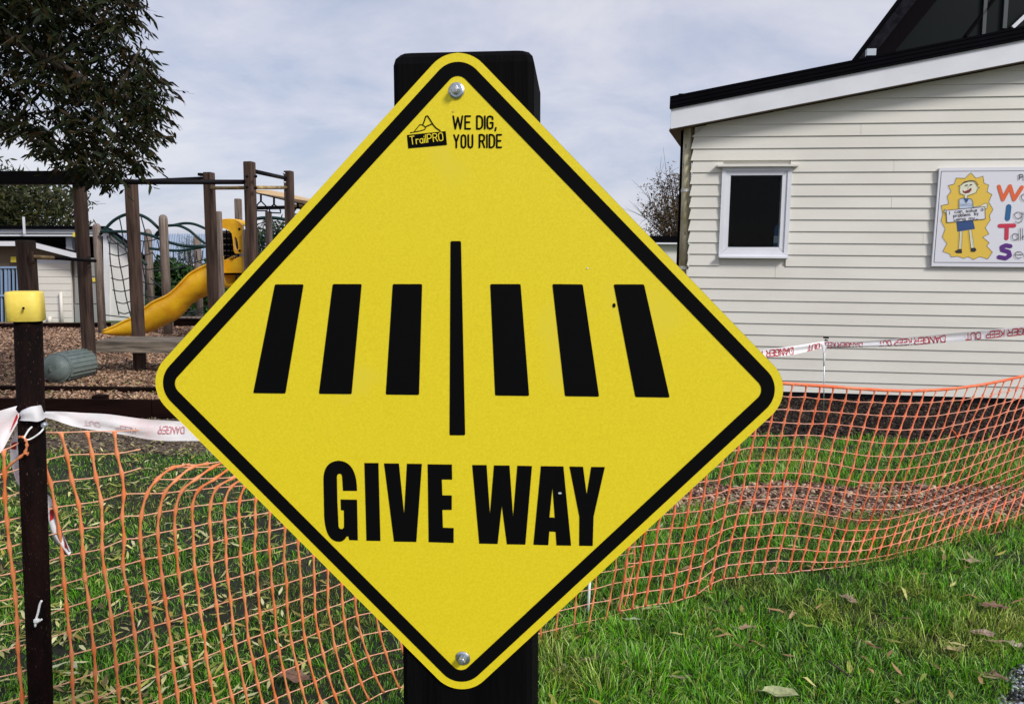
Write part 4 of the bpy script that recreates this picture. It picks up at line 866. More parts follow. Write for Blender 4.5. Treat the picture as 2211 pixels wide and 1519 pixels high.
# ------------------------------------------------------------------ orange safety mesh
def YL(px): t = (px - CX) / FPX; return 2.89 / (1 - .833 * t)
def YR(px): t = (px - CX) / FPX; return 2.955 / (1 - .53 * t)
def mnode(px, py, Yf, dy=0.0):
    p = PY(px, py, Yf(px) + dy)
    if p[2] < .012: p = PG(px, py, .012)
    return p
NR = 17
def col_full(known):
    """known: {row: (x, y)} -> list of NR pixel nodes by interpolation and extrapolation"""
    ks = sorted(known); o = []
    for r in range(NR):
        if r in known: o.append(known[r]); continue
        lo = [k for k in ks if k < r]; hi = [k for k in ks if k > r]
        if lo and hi:
            a, b = lo[-1], hi[0]; t = (r - a) / (b - a); o.append(tuple(np.array(known[a]) * (1 - t) + np.array(known[b]) * t))
        elif lo:
            a = lo[-1]; b = lo[-3] if len(lo) > 2 else lo[-2]; s_ = (np.array(known[a]) - np.array(known[b])) / (a - b); o.append(tuple(np.array(known[a]) + s_ * (r - a)))
        else:
            a = hi[0]; b = hi[1]; s_ = (np.array(known[b]) - np.array(known[a])) / (b - a); o.append(tuple(np.array(known[a]) - s_ * (a - r)))
    return o
KC = {
 -1: {1: (9, 1022), 2: (11, 1072), 3: (14, 1124), 4: (21, 1180), 5: (27, 1235), 6: (32, 1289), 7: (36, 1341), 8: (39, 1395), 9: (42.6, 1450), 10: (47, 1506)},
 1: {0: (86, 935), 1: (94, 993), 2: (108, 1041), 3: (119.6, 1096), 4: (129, 1149), 5: (134, 1202), 6: (138, 1260), 7: (145, 1312), 8: (149.5, 1363), 9: (154, 1414), 10: (157, 1470)},
 2: {0: (131, 932), 1: (143, 981), 2: (156, 1036), 3: (170, 1089), 4: (175, 1142), 5: (178, 1192), 6: (183, 1247), 7: (190, 1296), 8: (195, 1348), 9: (202, 1398), 10: (206, 1452), 11: (206, 1508)},
 3: {0: (189, 931), 1: (198, 979), 2: (207, 1032), 3: (218.6, 1082), 4: (221, 1133), 5: (221, 1183), 6: (225, 1232), 7: (233, 1281.5), 8: (241, 1332), 9: (247.7, 1383), 10: (251, 1435.5), 11: (254, 1489)},
 4: {0: (248, 931), 1: (253, 979), 2: (262, 1022), 3: (267, 1068), 4: (265, 1114), 5: (267, 1165), 6: (266.7, 1221), 7: (274.5, 1269), 8: (283, 1316), 9: (290, 1366), 10: (295.7, 1420), 11: (299, 1472)},
 5: {0: (410, 1003), 1: (373, 1009), 2: (340, 1034), 3: (317, 1066), 4: (306, 1112), 5: (304, 1160), 6: (307, 1209), 7: (313.5, 1257), 8: (321, 1304), 9: (329, 1353), 10: (336, 1403), 11: (341, 1457), 12: (346, 1510)},
 9: {0: (575, 985), 1: (545, 1005), 2: (506, 1030), 3: (467, 1052), 4: (453, 1087), 5: (453, 1128), 6: (455.6, 1170), 7: (456, 1214.6), 8: (461, 1259), 9: (467.5, 1306), 10: (474, 1353), 11: (480, 1403), 12: (490, 1450), 13: (500, 1500)},
 19: {0: (800, 960), 5: (775, 1075), 8: (768, 1170), 11: (767, 1289), 12: (772, 1328), 13: (780.6, 1372), 14: (794, 1417), 15: (809.6, 1458), 16: (828, 1495)},
 34: {0: (1376, 900), 11: (1369, 1192), 12: (1367.5, 1222.5), 13: (1361.6, 1253), 14: (1354.7, 1284.7), 15: (1344.8, 1321), 16: (1338, 1340)},
}
KF = {k: col_full(v) for k, v in KC.items()}
ki = sorted(KF); COLS = {}
for c_ in range(-6, 35):
    if c_ in KF: COLS[c_] = KF[c_]; continue
    if c_ < -1: COLS[c_] = [(x + (c_ + 1) * 56, y + (c_ + 1) * -13) for x, y in KF[-1]]; continue
    a = max(k for k in ki if k < c_); b = min(k for k in ki if k > c_); t = (c_ - a) / (b - a)
    COLS[c_] = [tuple(np.array(p) * (1 - t) + np.array(q) * t) for p, q in zip(KF[a], KF[b])]
rj = random.Random(8)
mesh = thing('safety_mesh', 'sagging faded orange plastic mesh strung from the brown post to the sign', 'mesh fence', PG(700, 1430), 'orange safety mesh barriers')
N3 = {}
for c_, col in COLS.items():
    for r_, (x, y) in enumerate(col):
        jx, jy = rj.uniform(-1.6, 1.6), rj.uniform(-1.6, 1.6)
        N3[c_, r_] = mnode(x + jx, y + jy, YL, .02 * math.sin(c_ * .7 + r_ * .35) + (.04 if c_ >= 5 and r_ < 2 else 0))
def strand(nodes, r, name, m_, par, kn=1.5):
    if len(nodes) < 2: return
    c = cr(nodes, 3); mb = MB(); 
    rs = [r * (kn if i % 3 == 0 else .85) for i in range(len(c))]
    mb.tube(c, rs, 6); return mb.build(name, M[m_], par, smooth=True)
for c_ in COLS:
    strand([N3[c_, r_] for r_ in range(NR)], .0042 if c_ < 10 else .0038, 'vertical_strand', 'orange', mesh, 1.65)
for r_ in range(NR):
    cs = sorted(COLS)
    if r_ < 3:
        k4 = N3[4, r_]; end = mnode(*[(299, 928), (303, 969.5), (304, 1009.5)][r_], YL)
        strand([N3[c_, r_] for c_ in cs if c_ <= 4] + [end], .0019, 'horizontal_strand', 'orangepale', mesh)
        st_ = {0: (395, 1001), 1: (358, 1011), 2: (332, 1034)}[r_]
        strand([mnode(*st_, YL)] + [N3[c_, r_] for c_ in cs if c_ >= 5], .0019, 'horizontal_strand', 'orangepale', mesh)
    else: strand([N3[c_, r_] for c_ in cs], .0019, 'horizontal_strand', 'orangepale', mesh)
# second panel (right)
mesh2 = thing('safety_mesh', 'long bright orange plastic mesh leaning and sagging in front of the weatherboard house', 'mesh fence', PG(1700, 1234), 'orange safety mesh barriers')
def interp(x, tab): xs, ys = zip(*tab); return float(np.interp(x, xs, ys)) if xs[0] <= x <= xs[-1] else (ys[-1] + (x - xs[-1]) * (ys[-1] - ys[-2]) / (xs[-1] - xs[-2]) if x > xs[-1] else ys[0] + (x - xs[0]) * (ys[1] - ys[0]) / (xs[1] - xs[0]))
TY = [(1447, 812), (1690, 827), (1783, 833.5), (1872, 840), (1930, 843), (1976, 843.5), (2030, 841), (2072, 837), (2120, 830), (2168, 821), (2211, 811), (2300, 786), (2500, 720), (3000, 560)]
BX = [(1476, 1392), (1810, 1709), (1976, 1850), (2102, 1962), (2211, 2075), (2330, 2211), (2600, 2500), (3000, 2900)]
BYt = [(1340, 1318), (1392, 1308), (1450, 1300), (1512, 1280), (1545, 1252), (1640, 1238), (1707, 1234), (1802, 1227), (1901, 1209), (1996, 1186), (2111, 1159), (2211, 1133), (2500, 1050), (2700, 990)]
R2 = 16; N2 = {}; T0 = 1418; tops = [T0]
while tops[-1] < 2620: tops.append(tops[-1] + float(np.interp(tops[-1], [1850, 1930, 2200], [29.5, 27, 17])))
for c_, T in enumerate(tops):
    bx = interp(T, BX); by = interp(bx, BYt); ty = interp(T, TY)
    sq = min(1, max(0, (T - 1760) / 330)); sq = sq * sq * (3 - 2 * sq)          # how far the lower rows are bunched together
    for r_ in range(R2):
        f = r_ / (R2 - 1); g = f
        gB = float(np.interp(bx, [1700, 2000, 2211, 2500], [.97, .885, .78, .72])); gb = np.interp(f, [0, .07, .60, .80, .87, .935, 1], [0, .08, gB - .21, gB - .05, gB + .015, (gB + 1.06) / 2, 1.0]); g = f * (1 - sq) + gb * sq
        xs_ = T + (bx - T) * (g ** (1.0)); 
        y = ty + (by - ty) * g
        if r_ == 0: pass
        x = xs_ + rj.uniform(-1.2, 1.2); y += rj.uniform(-1.2, 1.2) + 1.2 * math.sin(c_ * .5 + r_)
        if r_ == 0: y = ty
        fold = .10 * sq * math.exp(-((g - .78) / .1) ** 2) - .05 * sq * math.exp(-((g - .93) / .05) ** 2)
        N2[c_, r_] = mnode(x, y, YR, fold + .015 * math.sin(c_ * .45 + r_ * .5))
nc = len(tops)
for c_ in range(nc): strand([N2[c_, r_] for r_ in range(R2)], .0046 if tops[c_] < 2000 else .0038, 'vertical_strand', 'orange2', mesh2, 1.9)
for r_ in range(R2):
    if r_ == 0:
        MB().tube(cr([N2[c_, 0] for c_ in range(nc)], 3), .0085, 8).build('top_cord', M['orange2'], mesh2, smooth=True)
    else:
        lim = nc
        strand([N2[c_, r_] for c_ in range(lim)], .0023, 'horizontal_strand', 'orange2pale', mesh2)
# torn corner pieces near the ground
strand([mnode(*p, YR) for p in [(1541, 1244), (1537, 1260), (1534, 1272)]], .004, 'torn_strand', 'orange2', mesh2)
strand([mnode(*p, YR) for p in [(2055, 927), (2062, 934), (2068, 946)]], .003, 'torn_strand', 'orange2', mesh2)
# white rod at the end of the second mesh
wrd = thing('white_rod', 'thin white plastic rod standing in the grass at the overlap of the meshes', 'stake', PG(1269, 1330))
b_ = PG(1269, 1331); MB().tube([b_, PY(1275, 1225, b_[1] + .03)], .0065, 8).build('rod', M['ziptie'], wrd, smooth=True)
MB().tube([b_ + A(0, 0, .02), b_ + A(0, 0, -.05)], .005, 8).build('spike', M['blacksteel'], wrd)

# ------------------------------------------------------------------ brown post with yellow cap
cpY = 1.90
cp = at(88, 1519, cpY); p_top = PY(61, 690, cpY)[2]
cpost = thing('capped_post', 'dark brown round post with a pale yellow plastic cap at left', 'post', A(cp[0], cpY, 0))
# line of the post through the traced top and bottom
tp, bt = PY(60.5, 690, cpY), PY(88.5, 1519, cpY); dr = (bt - tp) / (tp[2] - bt[2]); gd = bt + dr * bt[2]
MB().tube([tp, (tp + bt) / 2, bt, gd + dr * .05], [.0315, .0300, .0285, .028], 20).build('shaft', M['rust'], cpost, smooth=True)
cpz = [(690, .0), (689, .0418), (630, .0405), (625, .038), (623, .030)]
tpx = [PY(x, y, cpY) for x, y in [(55, 692), (54.5, 629), (54.5, 624)]]
capc = (tpx[0] + tpx[1]) / 2
hcap = (tpx[1][2] - tpx[0][2]) / 2
def sqr(c, r, n=28, p=5.0):
    o = []
    for k in range(n):
        t = 2 * math.pi * k / n + .2; cx, sx = math.cos(t), math.sin(t); rr_ = r / (abs(cx) ** p + abs(sx) ** p) ** (1 / p); a = .35
        o.append(c + A(rr_ * (cx * math.cos(a) - sx * math.sin(a)), rr_ * (cx * math.sin(a) + sx * math.cos(a)), 0))
    return o
rings = [(-1, .0385), (-.98, .0395), (.9, .0385), (.98, .0365), (1.02, .030)]
vs = []; 
for zz, r in rings: vs += sqr(capc + A(0, 0, zz * hcap), r)
fs = [(i * 28 + k, i * 28 + (k + 1) % 28, (i + 1) * 28 + (k + 1) % 28, (i + 1) * 28 + k) for i in range(4) for k in range(28)] + [tuple(range(4 * 28, 5 * 28)), tuple(range(27, -1, -1))]
MB().add(vs, fs).build('cap', M['capyellow'], cpost, smooth=True)
MB().tube([PY(50.5, 665, cpY - .038), PY(50.5, 665, cpY - .048)], [.0028, .0030], 10).build('cap_hole', M['black'], cpost)
bolt(cpost, PY(96, 917, cpY - .02), .0085, (.5, -1, 0), .012); 
# zip ties
def tie(name_lbl, paths, r=.0022):
    t = thing('zip_tie', name_lbl, 'zip tie', paths[0][0]); 
    for p in paths: MB().tube(cr(p, 4), r, 6).build('strap', M['ziptie'], t, smooth=True)
    return t
YT = cpY - .036
z1 = tie('white zip tie with a small knot low on the brown capped post', [[PY(x, y, YT - .008) for x, y in [(90, 1296), (86, 1304), (82, 1322), (78, 1336), (76, 1352)]], [PY(x, y, YT - .012) for x, y in [(76, 1339), (84, 1340), (90, 1336)]]], .0028)
MB().box(PY(79, 1339, YT - .010), .006, .004, .0045).build('lock', M['ziptie'], z1, bevel=.001)
z2_ = tie('white looped zip tie holding the orange mesh near the top of the brown post', [[PY(x, y, YY) for x, y, YY in [(69, 921, YT + .002), (62, 928, YT - .008), (54, 941, YT - .014), (53, 946, YT - .016), (60, 949, YT - .014), (72, 944, YT - .008), (86, 934, YT - .004), (94, 925, YT + .01)]]], .0022)
strand([PY(x, y, YY) for x, y, YY in [(7, 1020, cpY - .04), (25, 1000, YT - .01), (45, 985, YT - .012), (55, 974, YT - .012), (58, 960, YT - .014), (56, 950, YT - .016), (50, 943, YT - .014), (41, 943, YT - .004)]], .0030, 'loop_strand', 'orange', mesh)
strand([PY(x, y, YY) for x, y, YY in [(55, 978, YT - .012), (60, 979, YT - .012)]], .0035, 'torn_strand', 'orange', mesh)

# ------------------------------------------------------------------ danger tape
def ribbon(top, bot, Ys, n=10, wr_=.004, seed=1):
    T = cr([PY(x, y, Y) for (x, y), Y in zip(top, Ys)], n); B = cr([PY(x, y, Y) for (x, y), Y in zip(bot, Ys)], n)
    rows = []; q = random.Random(seed); ph = [q.uniform(0, 6) for _ in range(4)]
    for j in range(7):
        v = j / 6; row = []
        for i, (a, b) in enumerate(zip(T, B)):
            p = a * (1 - v) + b * v; k = math.sin(i * .35 + ph[0] + v * 3) * .5 + math.sin(i * .11 + ph[1] - v * 7) + .5 * math.sin(v * 9 + ph[2] + i * .05)
            row.append(p + A(0, wr_ * k, 0))
        rows.append(row)
    m = len(T); mb = MB(); mb.add([p for r in rows for p in r], [(j * m + i, j * m + i + 1, (j + 1) * m + i + 1, (j + 1) * m + i) for j in range(6) for i in range(m - 1)])
    arr = np.array(rows)
    def f(u, v, lift=.003):
        x = min(max(u, 0), 1) * (m - 1); i = min(int(x), m - 2); t = x - i; y = min(max(v, 0), 1) * 6; j = min(int(y), 5); s = y - j
        p = (arr[j, i] * (1 - t) + arr[j, i + 1] * t) * (1 - s) + (arr[j + 1, i] * (1 - t) + arr[j + 1, i + 1] * t) * s
        return p + unit(CAM - p) * lift
    return mb, f
# left tape: wrapped round the capped post, then away behind the sign
tl = thing('danger_tape', 'white barrier tape with faded red print wound round the brown capped post, torn end hanging', 'barrier tape', PY(65, 900, 1.9))
YF = 1.9 - .037
mb, f1 = ribbon([(-40, 893), (-10, 889), (14, 882), (39, 875)], [(-40, 1003), (-10, 985), (12, 966), (40, 912)], [1.80, 1.83, 1.85, YF], 8, .005, 3); mb.build('tape_end', M['tape'], tl, smooth=True)
mb, f2 = ribbon([(38, 889), (50, 884), (65, 878), (78, 876), (88, 875), (93, 884)], [(39, 906), (50, 908), (65, 909), (80, 910), (92, 906), (97, 902)], [YF + .02, YF - .004, YF - .010, YF - .006, YF + .012, YF + .035], 5, .002, 4); mb.build('tape_wrap', M['tape2'], tl, smooth=True)
mb, f3 = ribbon([(90, 886), (122, 887), (170, 890), (220, 893), (270, 900), (320, 905), (362, 908), (400, 909), (470, 915), (620, 918), (850, 885), (1100, 835), (1300, 795), (1482, 774)], [(92, 900), (125, 908), (170, 922), (215, 931), (262, 938), (310, 948), (355, 951), (400, 951), (470, 950), (620, 946), (850, 908), (1100, 855), (1300, 812), (1482, 790)], [YF + .03, 1.97, 2.02, 2.08, 2.14, 2.20, 2.26, 2.32, 2.5, 2.9, 3.7, 4.8, 5.7, 6.5], 8, .005, 5); mb.build('tape_run', M['tape'], tl, smooth=True)
mb, f4 = ribbon([(28, 948), (23, 960), (22, 985), (27, 1010), (34, 1040), (46, 1060)], [(40, 915), (41, 940), (42, 985), (43, 1010), (46, 1035), (48, 1058)], [1.96] * 6, 6, .004, 6); mb.build('tape_tail', M['tape'], tl, smooth=True)
mb, f5 = ribbon([(46, 1052), (80, 1045), (98, 1062), (118, 1090), (135, 1140), (152, 1187)], [(50, 1070), (85, 1110), (100, 1120), (112, 1158), (128, 1180), (149, 1202)], [1.97, 1.97, 1.97, 1.96, 1.955, 1.95], 6, .004, 7); mb.build('tape_tail', M['tape2'], tl, smooth=True)
def patch(f, pts, name='red_print', m_='tapered', par=tl, lift=.003):
    return MB().flat([f(u, v, lift) for u, v in pts]).build(name, M[m_], par)
patch(f5, [(.52, .25), (.58, .15), (.60, .42), (.55, .62), (.50, .45)]); patch(f5, [(.82, .02), (.97, .0), (.98, .5), (.9, .6), (.84, .3)])
patch(f1, [(.28, .82), (.40, .80), (.46, .90), (.44, .99), (.28, .99)]); patch(f1, [(.80, .62), (.90, .45), (.98, .40), (.97, .62), (.88, .80), (.8, .8)])
patch(f4, [(.36, .1), (.55, .1), (.56, .85), (.37, .85)], m_='tape'); patch(f4, [(.2, .2), (.28, .1), (.32, .5), (.24, .7)])
# print seen through the tape on the run: blurred row of letters near x=350-400
M['fadedred'] = mat('faded red print', (.55, .22, .24), .5); M['fainted'] = mat('very faded print', (.74, .52, .55), .5)
def px_u(f, nn=120):
    us = np.linspace(0, 1, nn); return us, proj(np.array([f(u, .5) for u in us]))[:, 0]
def tape_text(f, text, xl, xr, vt, vb, hw, name, m_, par, flip=True):
    """text between pixel xl and xr; flip = turned upside down (reads right to left)"""
    us, xs = px_u(f); Hh = 1.0; nat = sum(G_[c][0] for c in text); g = .22; wx = (abs(xr - xl) / 10. - g * (len(text) - 1)) / nat
    tw = (nat * wx + g * (len(text) - 1)); mb = MB()
    def ff(a, b):
        t = a / tw; x = xr + (xl - xr) * t if flip else xl + (xr - xl) * t
        v = vt + (vb - vt) * b if flip else vb + (vt - vb) * b
        return f(float(np.interp(x, xs, us)), v, .004)
    lettering(mb, text, ff, Hh, hw, wx, g); return mb.build(name, M[m_], par)
tape_text(f3, 'DANGER', 342, 398, .30, .62, .075, 'red_print', 'fadedred', tl); tape_text(f3, 'KEEP', 250, 292, .45, .8, .06, 'red_print', 'fainted', tl); tape_text(f3, 'OUT', 180, 215, .45, .8, .06, 'red_print', 'fainted', tl)

# right tape and its stake
SKY_ = 6.9
st = thing('fence_stake', 'thin steel electric fence standard with a black top hook holding up the danger tape', 'stake', PG(1778, 946))
q0 = PG(1778, 946); YS = q0[1]
MB().tube([q0 - A(0, 0, .02), PY(1780, 748, YS)], .0048, 8).build('rod', M['zinc'], st, smooth=True)
MB().tube([PY(1779, 790, YS), PY(1779.5, 775, YS), PY(1779.5, 745, YS)], [.006, .010, .010], 8).build('insulator', M['ziptie'], st, smooth=True)
MB().tube(cr([PY(x, y, YS) for x, y in [(1781, 746), (1783, 738), (1785, 733)]], 3), .016, 10).build('top_clip', M['blacksteel'], st, smooth=True)
MB().tube(cr([PY(x, y, YS) for x, y in [(1778, 728), (1782, 728.5), (1789, 729)]], 3), .008, 8).build('top_hook', M['blacksteel'], st, smooth=True)
t2 = thing('danger_tape', 'white tape with upside down red letters strung past the weatherboards over a stake', 'barrier tape', PY(1780, 745, YS))
mb, g1 = ribbon([(1480, 775), (1560, 768), (1643, 755), (1680, 750), (1714, 746.5), (1750, 741), (1776, 737), (1786, 736), (1860, 737), (1957, 728), (2045, 720), (2130, 712), (2211, 704), (2350, 690), (2500, 668)],
                [(1480, 790), (1560, 784), (1643, 772), (1680, 769), (1714, 764.5), (1750, 757), (1776, 751.5), (1786, 751), (1860, 749.5), (1957, 746), (2045, 739), (2130, 731), (2211, 723.5), (2350, 712), (2500, 694)],
                [6.5, 6.6, 6.7, 6.74, 6.78, 6.8, YS - .025, YS - .025, 6.75, 6.65, 6.6, 6.5, 6.4, 6.2, 6.0], 8, .004, 9)
mb.build('tape_run', M['tape2'], t2, smooth=True)
for tx, xl, xr in [('KEEP', 1610, 1646), ('DANGER', 1655, 1712), ('OUT', 1744, 1770), ('KEEP', 1778, 1804), ('DANGER', 1809, 1862), ('OUT', 1898, 1924), ('KEEP', 1931, 1968), ('DANGER', 1974, 2040), ('OUT', 2084, 2117), ('KEEP', 2129, 2168), ('DANGER', 2176, 2246)]:
    tape_text(g1, tx, xl, xr, .18, .93, .085, 'red_print', 'tapered', t2)
mb, g2 = ribbon([(1774, 742), (1776, 750), (1777, 760)], [(1787, 744), (1784, 752), (1780, 762)], [YS - .03] * 3, 4, .003, 2); mb.build('tape_knot', M['tape2'], t2, smooth=True)

# ------------------------------------------------------------------ foreground tree, upper left
ft = thing('willow_leaved_tree', 'big dark tree with narrow drooping leaves overhanging from the upper left corner', 'tree', A(-8.6, 7.6, 0))
poly = np.array([(-700, -520), (315, -420), (312, -60), (300, -10), (302, 18), (272, 52), (262, 84), (285, 95), (318, 100), (330, 140), (358, 180), (356, 240), (336, 285), (314, 318), (312, 350), (285, 375), (215, 390), (140, 372), (98, 328), (60, 292), (0, 278), (-300, 310), (-700, 240)], float)
def inside(P, poly):
    x, y = P[:, 0], P[:, 1]; r = np.zeros(len(P), bool); j = len(poly) - 1
    for i in range(len(poly)):
        xi, yi = poly[i]; xj, yj = poly[j]
        r ^= ((yi > y) != (yj > y)) & (x < (xj - xi) * (y - yi) / (yj - yi + 1e-9) + xi); j = i
    return r
rg = np.random.default_rng(21); nT = 7600
# twig origins spread through a crown volume 2.6 m deep
cxs = rg.uniform(-8.6, -2.3, nT * 3); cys = rg.uniform(6.2, 8.8, nT * 3); czs = rg.uniform(1.9, 5.4, nT * 3)
Pc = np.stack([cxs, cys, czs], 1); pc = proj(Pc); ok = inside(pc, poly)
nz = np.sin(cxs * 3.3 + 1) + np.sin(czs * 4.1 + cxs * 1.7) + np.sin(cys * 3.1 + czs * 2.3) + .8 * np.sin(cxs * 7.7 + czs * 6.1)
ok &= nz > -.75
hole = np.zeros(len(ok), bool)
for (hx, hy, hr) in [(295, 88, 26), (268, 130, 24), (262, 262, 16), (250, 215, 18), (100, 55, 16), (200, 128, 14), (175, 200, 10), (125, 90, 14), (285, 260, 14), (35, 250, 9), (225, 290, 12)]: hole |= (pc[:, 0] - hx) ** 2 + (pc[:, 1] - hy) ** 2 < hr ** 2
ok &= ~hole | (rg.random(len(ok)) < .12)
Pc = Pc[ok]; nin = len(Pc)
ld = []; lc = []; tw = MB()
for i in range(nin):
    a = R.uniform(0, 6.28); d = unit(A(math.cos(a), math.sin(a), R.uniform(-1.1, -.1))); s_ = unit(np.cross(d, A(0, 0, 1))); p = Pc[i]; Lt = R.uniform(.10, .30); nl = R.randint(4, 9)
    for k in range(nl):
        sd = 1 if k % 2 else -1; lc.append(p + d * Lt * (k / nl)); ld.append(unit(d * .8 + s_ * sd * R.uniform(.4, .9) + A(R.uniform(-.2, .2), R.uniform(-.2, .2), R.uniform(-.7, .0))))
    if i % 3 == 0: tw.tube([p - d * .03, p + d * Lt], [.003, .0015], 3, caps=False)
lc = np.array(lc); ld = np.array(ld)
v, tr, cc = leaves(lc, rg, .100, [(.012, .022, .006), (.02, .036, .008), (.035, .055, .012), (.05, .055, .012), (.07, .04, .012), (.05, .07, .04), (.014, .018, .006), (.04, .042, .010), (.06, .045, .012)], width=.24, dirs=ld)
print('tree leaves', len(lc))
npmesh('leaves', v, tr, M['crownleaf'], cc * .42, ft)
tw.build('twigs', M['treebark'], ft, kind='stuff')
mb = MB(); mb.tube(cr([A(-8.6, 7.6, 0), A(-8.5, 7.55, 1.6), A(-8.2, 7.5, 3.0), A(-8.3, 7.6, 4.6)], 5), np.linspace(.24, .12, 16), 12); mb.build('trunk', M['treebark'], ft, smooth=True)
for pts, r in [([A(-8.4, 7.5, 2.4), A(-6.9, 7.3, 3.5), A(-5.2, 7.1, 3.8), PY(240, 205, 7.0), PY(262, 178, 6.98), PY(305, 102, 6.95)], .07), ([A(-8.3, 7.5, 3.0), A(-7.2, 7.9, 4.4), A(-5.8, 8.0, 4.9), A(-4.3, 7.8, 4.6)], .08), ([A(-8.4, 7.5, 2.2), A(-7.1, 7.0, 2.9), A(-5.6, 6.9, 2.9), PY(230, 330, 6.9)], .06), ([A(-5.2, 7.1, 3.8), A(-4.4, 7.3, 3.4), PY(300, 320, 7.4)], .03)]:
    c = cr(pts, 5); MB().tube(c, np.linspace(r, .006, len(c)), 8).build('limb', M['treebark'], ft, smooth=True)

# ------------------------------------------------------------------ grass
rg = np.random.default_rng(33)
def noise2(x, y): return np.sin(x * 2.1 + 1.3 * np.sin(y * 1.7)) + np.sin(y * 3.3 + 1.1 * np.sin(x * 2.9)) + .6 * np.sin(x * 7.1 + y * 5.3) + .5 * np.sin(y * 9.7 - x * 6.1)
def gr_region(x, y):
    e = .05 * noise2(x * 3, y * 3)
    right = x > .5
    path = right & (y > 4.70 - .10 * np.clip(x - 1.5, 0, 3) + e * 2.2) & (y < 5.26 + e * 2)
    far = np.where(x > 1.2, y > 6.82 + e, y > 6.05 + e * 1.5)
    grav = (x > 1.80 + e) & (y < 2.72 + e + .15 * (x - 1.8))
    return path, far, grav
def grass(name, n, x0f, ylo, yhi, hmin, hmax, wd, cols, keep, lean=.9, seed=1, tuft=.13):
    rg = np.random.default_rng(seed)
    u = rg.random(n); y = ylo * (yhi / ylo) ** u; x = rg.uniform(-1, 1, n) * (y * .74 + .55)
    ok = keep(x, y, rg); x, y = x[ok], y[ok]; n = len(x)
    cl = noise2(x * 1.4, y * 1.4); cl2 = noise2(x * 5 + 3, y * 5)
    h = rg.uniform(hmin, hmax, n) * (1 + .16 * cl + .10 * cl2); h = np.clip(h, .012, None)
    cs = tuft; gx, gy = np.floor(x / cs), np.floor(y / cs)
    hx = np.sin(gx * 127.1 + gy * 311.7) * 43758.5453; hy = np.sin(gx * 269.5 + gy * 183.3) * 43758.5453; hx -= np.floor(hx); hy -= np.floor(hy)
    tx, ty = x - (gx + .15 + .7 * hx) * cs, y - (gy + .15 + .7 * hy) * cs
    td = np.hypot(tx, ty) / cs; h = h * np.clip(1.25 - .55 * td + .5 * (hx - .5), .55, 1.6)
    a = np.arctan2(ty, tx) + rg.normal(0, .9, n)
    ln = h * rg.uniform(.15, lean, n) * 1.1; dx, dy = np.cos(a) * ln, np.sin(a) * ln
    b = rg.uniform(0, np.pi, n); W = wd * rg.uniform(.6, 1.3, n) * (1 + .10 * np.clip(y - 3, 0, 4)); sx, sy = np.cos(b) * W / 2, np.sin(b) * W / 2
    z = np.zeros(n); hz = h * np.sqrt(np.clip(1 - (ln / h / 1.6) ** 2, .15, 1))
    P = np.stack([np.stack([x - sx, y - sy, z], 1), np.stack([x + sx, y + sy, z], 1),
                  np.stack([x + dx * .3 - sx * .9, y + dy * .3 - sy * .9, hz * .55], 1), np.stack([x + dx * .3 + sx * .9, y + dy * .3 + sy * .9, hz * .55], 1),
                  np.stack([x + dx * .68 - sx * .55, y + dy * .68 - sy * .55, hz * .9], 1), np.stack([x + dx * .68 + sx * .55, y + dy * .68 + sy * .55, hz * .9], 1),
                  np.stack([x + dx, y + dy, hz * (1 - .25 * (ln / h))], 1)], 1)
    v = P.reshape(-1, 3); B = np.arange(n)[:, None] * 7
    tr = np.concatenate([B + np.array(t) for t in ([0, 1, 3], [0, 3, 2], [2, 3, 5], [2, 5, 4], [4, 5, 6])])
    cols = np.array(cols); ci = rg.choice(len(cols), n, p=np.array([c[3] for c in cols]) / sum(c[3] for c in cols))
    cc = cols[ci][:, :3] * rg.uniform(.65, 1.35, (n, 1)) * (.8 + .45 * hy[:, None]); cc *= (1 + .10 * cl[:, None]); yl = np.clip(noise2(x * 1.1 + 7, y * 1.3) * .5 - .35, 0, .45)[:, None]; cc = cc * (1 - yl) + yl * (cc.mean(1, keepdims=True) * A(1.5, 1.3, .3)); cc = np.repeat(cc, 7, 0)
    cc = np.clip(cc, .003, .7)
    return npmesh(name, v, tr, M['grass'], cc)
GC = [(.10, .34, .008, 5), (.17, .46, .012, 4), (.42, .74, .18, 2.6), (.008, .04, .003, 5), (.34, .40, .05, 1.0), (.36, .32, .16, .4)]  # palest tone paints blade highlights, near-black tone the dark gaps between
def keep_right(x, y, rg):
    p, f, g = gr_region(x, y)
    yel = np.clip((x - 1.35) * 1.2, 0, 1) * np.clip((3.1 - y) * 1.5, 0, 1)
    dens = 1 - .5 * yel
    bare = noise2(x * 2.2 + 5, y * 2.2) < -1.75
    return (x > -.15) & ~p & ~f & ~g & (rg.random(len(x)) < dens) & ~(bare & (rg.random(len(x)) < .6))
def keep_left(x, y, rg):
    p, f, g = gr_region(x, y); d = noise2(x * 1.7 + 2, y * 1.7)
    return (x <= -.1) & ~f & (rg.random(len(x)) < np.clip(.72 + .25 * d, .22, 1))
grass('lawn_grass', 270000, None, 2.1, 6.95, .035, .085, .0031, GC, keep_right, 1.3, 41)
GL = [(.08, .27, .008, 5), (.14, .37, .012, 3.5), (.008, .035, .003, 5), (.38, .60, .14, 2), (.22, .24, .08, .9)]  # again a near-black tone for shaded gaps and a pale one for highlights
grass('lawn_grass', 250000, None, 2.1, 6.7, .018, .046, .0029, GL, keep_left, 1.2, 42)
gsp = grass('sparse_grass', 16000, None, 4.6, 7.3, .015, .035, .004, GL, lambda x, y, rg: ((x > .5) & (y < 5.4) & (noise2(x * 2, y * 2) > .6)) | ((x < .8) & (y > 6) & (noise2(x * 2, y * 2) > .9)), .9, 43)

